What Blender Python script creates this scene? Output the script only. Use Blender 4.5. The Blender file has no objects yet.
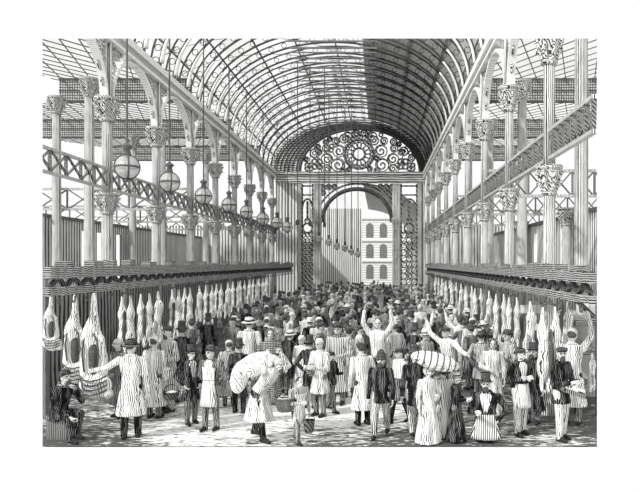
import bpy, bmesh, math, random
from mathutils import Vector, Matrix
R = math.radians
random.seed(7)
scene = bpy.context.scene
COL = scene.collection
EYE, F = 3.1, 640.0
VX, VY = 379.0, 263.0
NPIX = ['zero', 'first', 'second', 'third', 'fourth', 'fifth', 'sixth', 'seventh', 'eighth', 'ninth', 'tenth', 'eleventh',
        'twelfth', 'thirteenth', 'fourteenth', 'fifteenth', 'sixteenth', 'seventeenth', 'eighteenth', 'nineteenth', 'twentieth',
        'twenty-first', 'twenty-second', 'twenty-third', 'twenty-fourth', 'twenty-fifth']

def W(px, py, Y):                    # where a point seen in the photograph stands, at distance Y
    return Vector(((px - VX) * Y / F, Y, EYE + (VY - py) * Y / F))
def floorY(py): return EYE * F / (py - VY)

# ------------------------------------------------------------------ materials
MATS = {}
def hatch(name, light, dark, period=.06, axis='X', duty=.45, dist=2.5, rough=.85, soft=.12, noise=.35, nscale=3.0, cross=None):
    """ink-line material: thin dark strokes on a light ground, fixed to the object"""
    if name in MATS: return MATS[name]
    m = bpy.data.materials.new(name); m.use_nodes = True
    nt = m.node_tree; N = nt.nodes; L = nt.links
    b = N['Principled BSDF']; b.inputs['Roughness'].default_value = rough
    b.inputs['Specular IOR Level'].default_value = .15
    tc = N.new('ShaderNodeTexCoord')
    def wave(ax, per):
        w = N.new('ShaderNodeTexWave'); w.wave_type = 'BANDS'; w.bands_direction = ax
        w.inputs['Scale'].default_value = .314 / (per * (.46 if per < .13 else .7) * (1.7 if ax == 'DIAGONAL' else 1) * (.5 if ax == 'DIAGONAL' else 1))
        w.inputs['Distortion'].default_value = dist * 1.25
        w.inputs['Detail'].default_value = 1.5
        w.inputs['Detail Scale'].default_value = .8
        if ax == 'X':                  # strokes run down the surface whichever way it faces
            sn = N.new('ShaderNodeSeparateXYZ'); L.new(tc.outputs['Normal'], sn.inputs[0])
            ab = N.new('ShaderNodeMath'); ab.operation = 'ABSOLUTE'; L.new(sn.outputs[0], ab.inputs[0])
            gt = N.new('ShaderNodeMath'); gt.operation = 'GREATER_THAN'; gt.inputs[1].default_value = .72; L.new(ab.outputs[0], gt.inputs[0])
            so_ = N.new('ShaderNodeSeparateXYZ'); L.new(tc.outputs['Object'], so_.inputs[0])
            mu = N.new('ShaderNodeMix'); mu.data_type = 'FLOAT'; L.new(gt.outputs[0], mu.inputs[0]); L.new(so_.outputs[0], mu.inputs[2]); L.new(so_.outputs[1], mu.inputs[3])
            cb = N.new('ShaderNodeCombineXYZ'); L.new(mu.outputs[0], cb.inputs[0]); L.new(so_.outputs[1], cb.inputs[1]); L.new(so_.outputs[2], cb.inputs[2])
            L.new(cb.outputs[0], w.inputs['Vector'])
        else: L.new(tc.outputs['Object'], w.inputs['Vector'])
        return w.outputs['Fac']
    v = wave(axis, period)
    if cross:
        mn = N.new('ShaderNodeMath'); mn.operation = 'MINIMUM'
        L.new(v, mn.inputs[0]); L.new(wave(cross, period * 1.1), mn.inputs[1]); v = mn.outputs[0]
    no = N.new('ShaderNodeTexNoise'); no.inputs['Scale'].default_value = nscale; no.inputs['Detail'].default_value = 3
    if axis == 'X':                    # long broken strokes, like drapery folds
        mp = N.new('ShaderNodeMapping'); mp.inputs['Scale'].default_value = (1, 1, .26); no.inputs['Scale'].default_value = nscale * 2.2
        L.new(tc.outputs['Object'], mp.inputs[0]); L.new(mp.outputs[0], no.inputs['Vector'])
    else: L.new(tc.outputs['Object'], no.inputs['Vector'])
    ma = N.new('ShaderNodeMath'); ma.operation = 'MULTIPLY_ADD'
    L.new(no.outputs['Fac'], ma.inputs[0]); ma.inputs[1].default_value = noise * 2; ma.inputs[2].default_value = -noise
    ad = N.new('ShaderNodeMath'); ad.operation = 'ADD'; L.new(v, ad.inputs[0]); L.new(ma.outputs[0], ad.inputs[1])
    r = N.new('ShaderNodeValToRGB')
    e = r.color_ramp.elements
    e[0].position = max(0, duty - soft); e[1].position = min(1, duty + soft)
    e[0].color = (dark, dark, dark * .97, 1); e[1].color = (light, light, light * .985, 1)
    L.new(ad.outputs[0], r.inputs['Fac']); L.new(r.outputs['Color'], b.inputs['Base Color'])
    MATS[name] = m
    return m
def plain(name, v, rough=.7, metal=0):
    if name in MATS: return MATS[name]
    m = hatch(name, v, v * .8, .2, 'Z', .4, 2, rough, .3); m.node_tree.nodes['Principled BSDF'].inputs['Metallic'].default_value = metal
    return m
def glassy(name, tint=.95, mix=.12):
    m = bpy.data.materials.new(name); m.use_nodes = True
    nt = m.node_tree; N = nt.nodes; L = nt.links; N.remove(N['Principled BSDF'])
    t = N.new('ShaderNodeBsdfTransparent'); t.inputs[0].default_value = (tint, tint, tint, 1)
    g = N.new('ShaderNodeBsdfGlossy'); g.inputs['Roughness'].default_value = .15
    mx = N.new('ShaderNodeMixShader'); fr = N.new('ShaderNodeFresnel'); fr.inputs[0].default_value = 1.3
    ml = N.new('ShaderNodeMath'); ml.operation = 'MULTIPLY'; ml.inputs[1].default_value = mix * 4
    L.new(fr.outputs[0], ml.inputs[0]); L.new(ml.outputs[0], mx.inputs[0])
    L.new(t.outputs[0], mx.inputs[1]); L.new(g.outputs[0], mx.inputs[2]); L.new(mx.outputs[0], N['Material Output'].inputs[0])
    MATS[name] = m; return m

M_iron = hatch('ironwork', .82, .05, .10, 'X', .44, 1.5, noise=.3)
M_shaft = hatch('column_iron', .80, .05, .085, 'X', .50, 1.2, noise=.45)
M_capital = hatch('capital_iron', .75, .06, .09, 'DIAGONAL', .42, 7, noise=.5, nscale=6)
M_dark = hatch('dark_ironwork', .16, .03, .10, 'DIAGONAL', .5, 2)
M_rib = hatch('rib_iron', .12, .02, .12, 'DIAGONAL', .5, 2)
M_pale = hatch('pale_ironwork', .9, .6, .08, 'Z', .16, 1, noise=.15)
M_girder = hatch('girder_iron', .30, .05, .10, 'DIAGONAL', .4, 2)
M_board = hatch('vault_boarding', .92, .40, .20, 'Y', .42, 1.0, noise=.30, nscale=.6)
M_wall = hatch('wall_boarding', .92, .10, .36, 'Y', .42, .8, noise=.35, nscale=.7)
M_wallx = hatch('end_wall_boarding', .9, .16, .34, 'X', .40, .8, noise=.3, nscale=.8)
M_louvre = hatch('louvre_slats', .62, .10, .15, 'X', .38, .6, noise=.25, nscale=1, cross='Z')
M_beam = hatch('beam_timber', .46, .03, .075, 'Z', .47, 4, noise=.6, nscale=7)
M_stall = hatch('stall_boarding', .34, .04, .30, 'Y', .5, 2, noise=.5, nscale=2)
M_stallx = hatch('stall_timber', .35, .03, .07, 'X', .5, 2, noise=.4, nscale=3)
M_white = hatch('white_board', .86, .6, .2, 'X', .1, 1, noise=.1)
M_brass = hatch('lamp_metal', .2, .02, .05, 'Z', .4, 1, rough=.4)
M_screen = hatch('screen_iron', .30, .05, .3, 'DIAGONAL', .4, 3, nscale=1)
M_screenw = hatch('screen_face', .80, .12, .26, 'Z', .45, 2, noise=.35, nscale=.8)
M_facade = hatch('facade_stone', .85, .45, .5, 'Z', .2, .5, noise=.2)
M_skin = hatch('skin', .84, .12, .05, 'DIAGONAL', .24, 3, noise=.25, nscale=9)
M_hair = hatch('dark_hair', .18, .02, .02, 'Z', .55, 4, nscale=9)
M_hairw = hatch('grey_hair', .7, .12, .02, 'Z', .35, 4, nscale=9)
M_eye = plain('eye_dark', .02)
M_black = hatch('black_cloth', .30, .006, .06, 'X', .98, 5, noise=.7, nscale=6)
M_char = hatch('charcoal_cloth', .46, .010, .062, 'X', .66, 5, noise=.75, nscale=6)
M_grey = hatch('grey_cloth', .80, .02, .06, 'X', .50, 5, noise=.8, nscale=6)
M_check = hatch('crosshatched_cloth', .6, .02, .075, 'X', .35, 3, noise=.3, nscale=5, cross='Z')
M_smock = hatch('white_smock_cloth', .93, .025, .066, 'X', .27, 5, noise=.8, nscale=5)
M_linen = hatch('white_linen', .94, .06, .08, 'X', .16, 5, noise=.6, nscale=4)
M_stripe = hatch('striped_apron_cloth', .9, .02, .08, 'X', .46, 1, noise=.15)
M_leather = hatch('boot_leather', .08, .012, .04, 'DIAGONAL', .7, 3, nscale=8)
M_hat = hatch('hat_felt', .22, .008, .05, 'Z', .75, 2, noise=.3, nscale=7)
M_hatw = hatch('pale_hat_cloth', .85, .1, .04, 'Z', .2, 2, noise=.25, nscale=7)
M_sack = hatch('sack_cloth', .92, .10, .09, 'DIAGONAL', .10, 9, noise=.3, nscale=5)
M_wicker = hatch('wicker', .45, .02, .04, 'X', .5, 4, noise=.4, nscale=8, cross='Z')
M_fat = hatch('carcass_fat', .93, .05, .085, 'X', .20, 7, noise=.7, nscale=4)
M_meat = hatch('carcass_flesh', .55, .03, .06, 'Z', .42, 5, noise=.4, nscale=6)
M_cav = hatch('carcass_cavity', .2, .015, .05, 'Z', .55, 4, noise=.4, nscale=8)
M_glass = glassy('pane_glass', .985, .02)
M_globe = glassy('globe_glass', .95, .25)
def opal(m):
    nt = m.node_tree; N = nt.nodes; L = nt.links; o = N['Material Output']; src = o.inputs[0].links[0].from_socket
    d = N.new('ShaderNodeBsdfTranslucent'); d.inputs[0].default_value = (.95, .95, .94, 1); d2 = N.new('ShaderNodeBsdfDiffuse'); d2.inputs[0].default_value = (.95, .95, .94, 1)
    a = N.new('ShaderNodeMixShader'); L.new(d.outputs[0], a.inputs[1]); L.new(d2.outputs[0], a.inputs[2])
    x = N.new('ShaderNodeMixShader'); x.inputs[0].default_value = .55; L.new(src, x.inputs[1]); L.new(a.outputs[0], x.inputs[2]); L.new(x.outputs[0], o.inputs[0])
opal(M_globe)

def floor_mat():
    m = bpy.data.materials.new('strewn_paving'); m.use_nodes = True
    nt = m.node_tree; N = nt.nodes; L = nt.links; b = N['Principled BSDF']; b.inputs['Roughness'].default_value = .9
    tc = N.new('ShaderNodeTexCoord')
    def noise(sx, sy, sc, det=3, dis=0):
        mp = N.new('ShaderNodeMapping'); mp.inputs['Scale'].default_value = (sx, sy, 1)
        no = N.new('ShaderNodeTexNoise'); no.inputs['Scale'].default_value = sc; no.inputs['Detail'].default_value = det
        no.inputs['Distortion'].default_value = dis
        L.new(tc.outputs['Object'], mp.inputs[0]); L.new(mp.outputs[0], no.inputs['Vector']); return no.outputs['Fac']
    a = noise(3.2, 13, 1.5, 3, .6); c = noise(1, 1.4, .35, 2); d = noise(1, 3.5, .8, 2)
    m1 = N.new('ShaderNodeMath'); m1.operation = 'MULTIPLY_ADD'; L.new(c, m1.inputs[0]); m1.inputs[1].default_value = .55; L.new(a, m1.inputs[2])
    m2 = N.new('ShaderNodeMath'); m2.operation = 'MULTIPLY_ADD'; L.new(d, m2.inputs[0]); m2.inputs[1].default_value = .3; L.new(m1.outputs[0], m2.inputs[2])
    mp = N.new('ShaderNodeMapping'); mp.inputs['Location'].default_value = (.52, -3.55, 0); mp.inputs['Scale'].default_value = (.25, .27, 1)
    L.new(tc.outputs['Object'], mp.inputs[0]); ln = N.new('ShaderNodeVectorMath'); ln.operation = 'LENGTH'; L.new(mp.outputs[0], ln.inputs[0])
    mr = N.new('ShaderNodeMapRange'); L.new(ln.outputs['Value'], mr.inputs[0]); mr.inputs[1].default_value = .35; mr.inputs[2].default_value = 1.05; mr.inputs[3].default_value = .05; mr.inputs[4].default_value = -.17  # stall shade painted into the colour: paving darkens away from the pale middle
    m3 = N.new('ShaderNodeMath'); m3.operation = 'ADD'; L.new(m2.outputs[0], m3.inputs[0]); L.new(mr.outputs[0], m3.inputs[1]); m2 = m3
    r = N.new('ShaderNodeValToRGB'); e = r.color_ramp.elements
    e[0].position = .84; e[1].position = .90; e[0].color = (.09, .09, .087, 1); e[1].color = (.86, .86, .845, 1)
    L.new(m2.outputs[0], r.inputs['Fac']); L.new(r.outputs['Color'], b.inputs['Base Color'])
    return m
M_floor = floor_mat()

# ------------------------------------------------------------------ mesh builder
CAM = Vector((0, 0, EYE))
PX0, PX1, PY0, PY1 = 42.5, 597, 38.5, 447
def section_planes():                # the hall is modelled only as far as it can be seen
    P = []
    P.append(Vector((1, -(PX0 - VX) / F, 0))); P.append(Vector((-1, (PX1 - VX) / F, 0)))
    P.append(Vector((0, (VY - PY0) / F, -1))); P.append(Vector((0, -(VY - PY1) / F, 1)))
    return [p.normalized() for p in P]
PL = section_planes()

class MB:
    def __init__(s): s.v = []; s.f = []
    def add(s, vs, fs):
        o = len(s.v); s.v += [Vector(p) for p in vs]; s.f += [tuple(i + o for i in f) for f in fs]; return s
    def box(s, x0, y0, z0, x1, y1, z1):
        vs = [(x, y, z) for z in (z0, z1) for y in (y0, y1) for x in (x0, x1)]
        return s.add(vs, [(0, 2, 3, 1), (4, 5, 7, 6), (0, 1, 5, 4), (2, 6, 7, 3), (0, 4, 6, 2), (1, 3, 7, 5)])
    def bar(s, p, q, w, h=None, up=(0, 0, 1)):
        p = Vector(p); q = Vector(q); h = h or w
        d = (q - p).normalized(); u = Vector(up)
        if abs(d.dot(u)) > .98: u = Vector((0, 1, 0))
        a = d.cross(u).normalized() * w / 2; b = a.cross(d).normalized() * h / 2
        vs = [c + i * a + j * b for c in (p, q) for (i, j) in ((-1, -1), (1, -1), (1, 1), (-1, 1))]
        return s.add(vs, [(3, 2, 1, 0), (4, 5, 6, 7)] + [(i, (i + 1) % 4, 4 + (i + 1) % 4, 4 + i) for i in range(4)])
    def tube(s, pts, r, n=6, closed=False):
        pts = [Vector(p) for p in pts]; k = len(pts); rr = r if isinstance(r, (list, tuple)) else [r] * k
        vs = []; prev = None
        for i, p in enumerate(pts):
            if closed: d = pts[(i + 1) % k] - pts[i - 1]
            else: d = pts[min(i + 1, k - 1)] - pts[max(i - 1, 0)]
            d = d.normalized()
            if prev is None: u = d.orthogonal().normalized()
            else:
                u = prev - d * prev.dot(d); u = u.normalized() if u.length > 1e-6 else d.orthogonal().normalized()
            prev = u; w = d.cross(u)
            for j in range(n):
                a = 2 * math.pi * j / n; vs.append(p + (u * math.cos(a) + w * math.sin(a)) * rr[i])
        fs = []
        for i in range(k if closed else k - 1):
            for j in range(n):
                a = i * n + j; b = i * n + (j + 1) % n; c = ((i + 1) % k) * n + (j + 1) % n; d = ((i + 1) % k) * n + j
                fs.append((a, b, c, d))
        if not closed: fs += [tuple(range(n))[::-1], tuple((k - 1) * n + j for j in range(n))]
        return s.add(vs, fs)
    def lathe(s, prof, n=16, o=(0, 0, 0), wob=None):
        o = Vector(o); vs = []; fs = []; k = len(prof)
        for (r, z) in prof:
            for j in range(n):
                a = 2 * math.pi * j / n; q = r * (1 + (wob(a, z) if wob else 0)); vs.append(o + Vector((q * math.cos(a), q * math.sin(a), z)))
        for i in range(k - 1):
            for j in range(n):
                fs.append((i * n + j, i * n + (j + 1) % n, (i + 1) * n + (j + 1) % n, (i + 1) * n + j))
        fs += [tuple(range(n))[::-1], tuple((k - 1) * n + j for j in range(n))]
        return s.add(vs, fs)
    def ell(s, c, r, n=12, m=8, rot=None):
        c = Vector(c); vs = []; fs = []
        for i in range(m + 1):
            t = math.pi * i / m; t = min(max(t, .08), math.pi - .08)
            for j in range(n):
                a = 2 * math.pi * j / n
                p = Vector((r[0] * math.sin(t) * math.cos(a), r[1] * math.sin(t) * math.sin(a), -r[2] * math.cos(t)))
                if rot: p = rot @ p
                vs.append(c + p)
        for i in range(m):
            for j in range(n): fs.append((i * n + j, i * n + (j + 1) % n, (i + 1) * n + (j + 1) % n, (i + 1) * n + j))
        fs += [tuple(range(n))[::-1], tuple(m * n + j for j in range(n))]
        return s.add(vs, fs)
    def cap(s, p, r0, q, r1, n=10):
        p = Vector(p); q = Vector(q); d = q - p
        if d.length < 1e-5: d = Vector((0, 0, 1e-4))
        d.normalize(); pts = []; rr = []
        for a in (80, 50, 25, 0): pts.append(p - d * r0 * math.sin(R(a))); rr.append(max(r0 * math.cos(R(a)), r0 * .17))
        for a in (0, 25, 50, 80): pts.append(q + d * r1 * math.sin(R(a))); rr.append(max(r1 * math.cos(R(a)), r1 * .17))
        return s.tube(pts, rr, n)
    def loft(s, rings):
        n = len(rings[0]); vs = [p for r in rings for p in r]; fs = []
        for i in range(len(rings) - 1):
            for j in range(n): fs.append((i * n + j, i * n + (j + 1) % n, (i + 1) * n + (j + 1) % n, (i + 1) * n + j))
        fs += [tuple(range(n))[::-1], tuple((len(rings) - 1) * n + j for j in range(n))]
        return s.add(vs, fs)
    def prism(s, poly, y0, y1):         # outline in x,z pushed from y0 to y1
        n = len(poly); vs = [(x, y0, z) for x, z in poly] + [(x, y1, z) for x, z in poly]
        return s.add(vs, [tuple(range(n)), tuple(range(n, 2 * n))[::-1]] + [(i, n + i, n + (i + 1) % n, (i + 1) % n) for i in range(n)])
    def mesh(s, name):
        me = bpy.data.meshes.new(name); me.from_pydata([tuple(p) for p in s.v], [], s.f); me.update(); return me
    def build(s, name, mat, parent=None, clip=False, smooth=False, loc=None):
        o0 = Vector(parent['_o']) if (parent is not None and '_o' in parent) else (Vector(loc) if loc is not None else Vector((0, 0, 0)))
        bm = bmesh.new()
        if clip:
            ins = [[(p - CAM).dot(n) > 0 for n in PL] for p in s.v]
            if not s.v or any(not any(i[k] for i in ins) for k in range(4)): bm.free(); return None
        vs = [bm.verts.new(p) for p in s.v]
        for f in s.f:
            try: bm.faces.new([vs[i] for i in f])
            except ValueError: pass
        if clip:
            for n in PL:
                g = bm.verts[:] + bm.edges[:] + bm.faces[:]
                if not g: break
                res = bmesh.ops.bisect_plane(bm, geom=g, dist=1e-5, plane_co=CAM, plane_no=n, clear_inner=True)
            if not bm.faces: bm.free(); return None
        bmesh.ops.recalc_face_normals(bm, faces=bm.faces[:])
        bmesh.ops.translate(bm, verts=bm.verts[:], vec=-o0)
        me = bpy.data.meshes.new(name); bm.to_mesh(me); bm.free()
        if smooth:
            for p in me.polygons: p.use_smooth = True
        me.materials.append(mat)
        ob = bpy.data.objects.new(name, me); COL.objects.link(ob)
        if parent is not None: ob.parent = parent
        elif loc is not None: ob.location = loc
        return ob

def tag(o, label, cat, group=None, kind=None):
    o['label'] = label; o['category'] = cat
    if group: o['group'] = group
    if kind: o['kind'] = kind
    return o
def thing(name, label, cat, loc, group=None):
    o = bpy.data.objects.new(name, None); COL.objects.link(o); o.location = loc; o.empty_display_size = .2
    o['_o'] = tuple(loc); return tag(o, label, cat, group)
def struct(o, label=None, cat=None):
    if o is None: return
    o['kind'] = 'structure'
    if label: o['label'] = label; o['category'] = cat
    return o
def dup(root, loc, rz=None, label=None, scale=None, group=None):
    r = root.copy(); COL.objects.link(r); r.location = loc
    if rz is not None: r.rotation_euler = (0, 0, rz)
    if scale: r.scale = (scale,) * 3
    if label: r['label'] = label
    if group: r['group'] = group
    for ch in list(root.children):
        c = ch.copy(); COL.objects.link(c); c.parent = r
        for g in ch.children:
            d = g.copy(); COL.objects.link(d); d.parent = c
    return r
def finish(root):
    if '_o' in root: del root['_o']

# remesh helper: union of closed shapes into one continuous skin
TMP = bpy.data.scenes.new('scratch')
def fuse(mb, name, vox, smooth=1):
    me = mb.mesh('fuse_tmp'); ob = bpy.data.objects.new('fuse_tmp', me); TMP.collection.objects.link(ob)
    m = ob.modifiers.new('r', 'REMESH'); m.mode = 'VOXEL'; m.voxel_size = vox; m.use_smooth_shade = True
    if smooth:
        k = ob.modifiers.new('s', 'SMOOTH'); k.iterations = smooth; k.factor = .5
    vl = TMP.view_layers[0]; vl.update(); dg = vl.depsgraph
    out = bpy.data.meshes.new_from_object(ob.evaluated_get(dg)); out.name = name
    bpy.data.objects.remove(ob); bpy.data.meshes.remove(me)
    for p in out.polygons: p.use_smooth = True
    return out
def mobj(name, me, mat, parent):
    me.materials.clear(); me.materials.append(mat)
    o = bpy.data.objects.new(name, me); COL.objects.link(o); o.parent = parent; return o
def sobj(name, mb, mat, parent, smooth=True):
    me = mb.mesh(name)
    bm = bmesh.new(); bm.from_mesh(me); bmesh.ops.recalc_face_normals(bm, faces=bm.faces[:]); bm.to_mesh(me); bm.free()
    if smooth:
        for p in me.polygons: p.use_smooth = True
    return mobj(name, me, mat, parent)

exec_people = True
# ------------------------------------------------------------------ people
ARMS = {  # elbow and wrist from the shoulder, for the +x side, in body heights
    'down': ((.032, .01, -.18), (.036, -.03, -.335)),
    'front': ((.05, .015, -.17), (-.045, -.125, -.19)),
    'folded': ((.05, -.01, -.17), (-.10, -.11, -.13)),
    'hip': ((.085, .05, -.15), (.0, -.03, -.27)),
    'behind': ((.07, .06, -.16), (-.05, .10, -.27)),
    'raised': ((.075, -.03, .13), (.055, -.05, .30)),
    'raisedout': ((.12, -.04, .10), (.17, -.06, .26)),
    'out': ((.14, -.06, -.09), (.27, -.12, -.12)),
    'fwd': ((.02, -.06, -.17), (-.01, -.21, -.17)),
    'face': ((.05, -.09, -.15), (-.05, -.12, -.01)),
    'load': ((.09, -.07, .06), (.02, -.03, .19)),
    'carry': ((.04, -.03, -.18), (-.03, -.19, -.15)),
    'lap': ((.04, -.06, -.17), (-.03, -.20, -.26)),
}
def person(name, label, loc, rz, H=1.62, arms=('down', 'down'), legs='stand', lean=0, turn=0, nod=0, coat='frock', coat_m=None, hem=None,
           trou_m=None, hat='tophat', hat_m=None, hair_m=None, beard=None, apron=None, apron_m=None, vest=None, tie=False, scarf=False,
           vox=.0125, fingers=True, leg_scale=1.0, flare=.10, group=None, eyes=True, wide=1.0):
    rt = bpy.data.objects.new(name, None); COL.objects.link(rt); rt.location = loc; rt.rotation_euler = (0, 0, rz); rt.empty_display_size = .1
    tag(rt, label, 'person', group)
    coat_m = coat_m or M_black; trou_m = trou_m or M_char; hair_m = hair_m or M_hair
    LS = leg_scale
    sit = legs == 'sit'
    pz = .53 * LS if not sit else .27
    up0 = .53
    def U(p):                           # upper body: lean about the pelvis, then place
        p = Vector(p); q = p - Vector((0, 0, up0)); c, s_ = math.cos(lean), math.sin(lean)
        y = q.y * c - q.z * s_; z = q.y * s_ + q.z * c
        return Vector((q.x * wide, y, z + pz)) * H
    def Lw(x, y, z): return Vector((x, y, z * LS)) * H
    hipz = pz - .01
    if sit:
        LEG = {}
        for sgn in (-1, 1):
            LEG[sgn] = [Vector((.055 * sgn, 0, hipz)) * H, Vector((.075 * sgn, -.24, .275)) * H, Vector((.07 * sgn, -.24 + (.05 if sgn > 0 else -.06), .045)) * H]
    else:
        st = {'stand': ((0, 0), (0, 0)), 'walk': ((-.11, 0), (.12, .03)), 'stride': ((-.15, 0), (.17, .045)), 'apart': ((-.03, 0), (.03, 0))}[legs]
        LEG = {}
        for k, sgn in enumerate((-1, 1)):
            fy, fz = st[k]
            LEG[sgn] = [Vector((.052 * sgn, 0, hipz)) * H, Lw(.06 * sgn, fy * .5 - .015, .285), Lw(.062 * sgn, fy, .045 + fz)]
    hd = U((0, -.012, .93))
    hrot = Matrix.Rotation(turn, 3, 'Z') @ Matrix.Rotation(-lean * .55 + nod, 3, 'X')
    hrotm = hrot
    def Hd(p): return hd + hrotm @ (Vector(p) * H)
    # ---- arms
    AR = {}
    for k, sgn in enumerate((-1, 1)):
        e, w = ARMS[arms[k]]
        sh = U((.112 * sgn, 0, .80))
        Lr = Matrix.Rotation(0, 3, 'X')
        ev = Vector((e[0] * sgn, e[1], e[2])); wv = Vector((w[0] * sgn, w[1], w[2]))
        AR[sgn] = (sh, sh + ev * H, sh + wv * H)
    # ---- body: one continuous skin
    b = MB()
    tr = [(.852, .03, .032), (.83, .075, .042), (.80, .098, .052), (.72, .088, .062), (.62, .072, .054), (.54, .080, .062), (.49, .07, .055)]
    n = 18
    b.loft([[U((rx * math.cos(2 * math.pi * j / n), ry * math.sin(2 * math.pi * j / n), z)) for j in range(n)] for z, rx, ry in tr])
    b.cap(U((0, 0, .83)), .032 * H, hd - Vector((0, 0, .03)) * H, .03 * H)
    b.ell(hd, (.046 * H, .056 * H, .066 * H), 14, 10, hrotm)
    b.ell(Hd((0, -.016, -.034)), (.034 * H, .036 * H, .036 * H), 12, 8, hrotm)
    b.cap(Hd((0, -.053, .012)), .007 * H, Hd((0, -.066, -.012)), .0095 * H, 8)
    b.ell(Hd((0, -.045, .022)), (.036 * H, .014 * H, .009 * H), 10, 6, hrotm)
    b.ell(Hd((0, -.05, -.034)), (.016 * H, .008 * H, .005 * H), 8, 6, hrotm)
    for sgn in (-1, 1):
        b.ell(Hd((.047 * sgn, .004, -.003)), (.008 * H, .013 * H, .020 * H), 8, 6, hrotm)
        sh, e, w = AR[sgn]
        b.cap(sh, .030 * H, e, .023 * H); b.cap(e, .023 * H, w, .0165 * H)
        d = (w - e).normalized(); nn = Vector((-sgn, -.25, 0)); nn = (nn - d * nn.dot(d)).normalized(); u = d.cross(nn)
        pc = w + d * .032 * H
        rot = Matrix((u, nn, d)).transposed()
        b.ell(pc, (.024 * H, .013 * H, .036 * H), 10, 8, rot)
        if fingers:
            for q, (off, ln) in enumerate(((-.0195, .046), (-.0065, .053), (.0065, .049), (.0195, .038))):
                r0 = w + d * .058 * H + u * off * H * 1.25
                k1 = r0 + (d * .85 + nn * .35).normalized() * ln * .55 * H
                k2 = k1 + (d * .45 + nn * .8).normalized() * ln * .5 * H
                b.cap(r0, .0068 * H, k1, .0064 * H, 6); b.cap(k1, .0064 * H, k2, .0058 * H, 6)
            th = w + d * .02 * H - u * .018 * H
            t1 = th + (d * .6 - u * .7 + nn * .3).normalized() * .028 * H; t2 = t1 + (d * .9 + nn * .4).normalized() * .024 * H
            b.cap(th, .0085 * H, t1, .0072 * H, 6); b.cap(t1, .0072 * H, t2, .006 * H, 6)
        else:
            b.cap(pc, .017 * H, pc + (d + nn * .5).normalized() * .045 * H, .011 * H, 8)
        hp, kn, an = LEG[sgn]
        b.cap(hp, .046 * H, kn, .034 * H); b.cap(kn, .034 * H, an, .021 * H)
        b.cap(an - Vector((0, -.012, .02)) * H, .022 * H, an + Vector((0, -.075, -.026)) * H, .016 * H)
    mobj('body', fuse(b, 'body', vox), M_skin, rt)
    # ---- trousers and shoes
    t = MB(); t.ell(Vector((0, 0, hipz)) * H, (.088 * H, .07 * H, .05 * H))
    for sgn in (-1, 1):
        hp, kn, an = LEG[sgn]
        t.cap(hp, .058 * H, kn, .046 * H); t.cap(kn, .046 * H, an + Vector((0, 0, -.004)) * H, .035 * H)
    mobj('trousers', fuse(t, 'trousers', vox * 1.15), trou_m, rt)
    for sgn in (-1, 1):
        an = LEG[sgn][2]; s_ = MB()
        hl = an + Vector((0, .018, -.022)) * H; to = an + Vector((.004 * sgn, -.088, -.026)) * H
        zb = an.z - .045 * H
        s_.cap(hl, .029 * H, an + Vector((0, -.03, -.012)) * H, .028 * H); s_.cap(hl, .024 * H, to, .022 * H); s_.cap(an + Vector((0, -.03, -.012)) * H, .026 * H, to, .020 * H)
        for i, p in enumerate(s_.v):
            if p.z < zb: s_.v[i] = Vector((p.x, p.y, zb))
        mobj('shoe', fuse(s_, 'shoe', vox * .9), M_leather, rt)
    # ---- coat / smock / shirt
    hems = {'frock': .33, 'jacket': .455, 'smock': .24, 'overcoat': .17, 'shirt': .50, 'dress': .012}
    hz = hem if hem is not None else hems[coat]
    if sit: hz = .46
    fl = {'frock': .13, 'jacket': .12, 'smock': .17, 'overcoat': .16, 'shirt': .05, 'dress': .15}[coat] if flare == .10 else flare
    def ring(z, rx, ry, fold=0, yo=0):
        out = []
        for j in range(28):
            a = 2 * math.pi * j / 28; k = 1 + fold * math.sin(a * 9 + z * 3)
            x, y = rx * k * math.cos(a), ry * k * math.sin(a) + yo
            if z >= .53 or sit: out.append(U((x, y, z)))
            else: out.append(Vector((x * wide * H, y * H, (z * LS + (pz - .53 * LS)) * H)))
        return out
    c = MB()
    rg = [(.858, .036, .037), (.842, .055, .047), (.825, .098, .056), (.80, .116, .062), (.73, .108, .074), (.62, .089, .068), (.54, .098, .078)]
    bot = []
    K = 5
    for i in range(1, K + 1):
        z = .54 + (hz - .54) * i / K
        if hz < .54: bot.append((z, .098 + fl * .30 * (.54 - z) / .3, .078 + fl * .30 * (.54 - z) / .3, .055 * min(1, (.54 - z) / .15)))
    stride = {'walk': .03, 'stride': .05}.get(legs, 0)
    c.loft([ring(*r) for r in rg] + [ring(r[0], r[1], r[2] + stride * (.54 - r[0]) / .3, r[3]) for r in bot])
    for sgn in (-1, 1):
        sh, e, w = AR[sgn]
        c.cap(sh, .040 * H, e, .033 * H); c.cap(e, .033 * H, e + (w - e) * .93, .026 * H)
    cm = fuse(c, coat, vox * 1.1)
    cobj = mobj({'frock': 'frock_coat', 'jacket': 'jacket', 'smock': 'smock', 'overcoat': 'overcoat', 'shirt': 'shirt', 'dress': 'dress'}[coat], cm, coat_m, rt)
    # ---- waistcoat / shirt front, seen between the lapels
    def panel(nm, z0, z1, half0, half1, off, mat, th=.006, steps=6, narrow_top=None):
        q = MB(); rows = []
        allr = [(r[0], r[1], r[2]) for r in rg] + [(r[0], r[1], r[2] + stride * (.54 - r[0]) / .3) for r in bot]
        def rad(z):
            if z >= allr[0][0]: return allr[0][1:]
            for a_, b_ in zip(allr, allr[1:]):
                if b_[0] <= z <= a_[0]:
                    t_ = (a_[0] - z) / (a_[0] - b_[0]); return (a_[1] + (b_[1] - a_[1]) * t_, a_[2] + (b_[2] - a_[2]) * t_)
            e0 = allr[-1]; k_ = (e0[0] - z) * fl; return (e0[1] + k_, e0[2] + k_)
        m_ = 9; vs = []; fs = []
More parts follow.
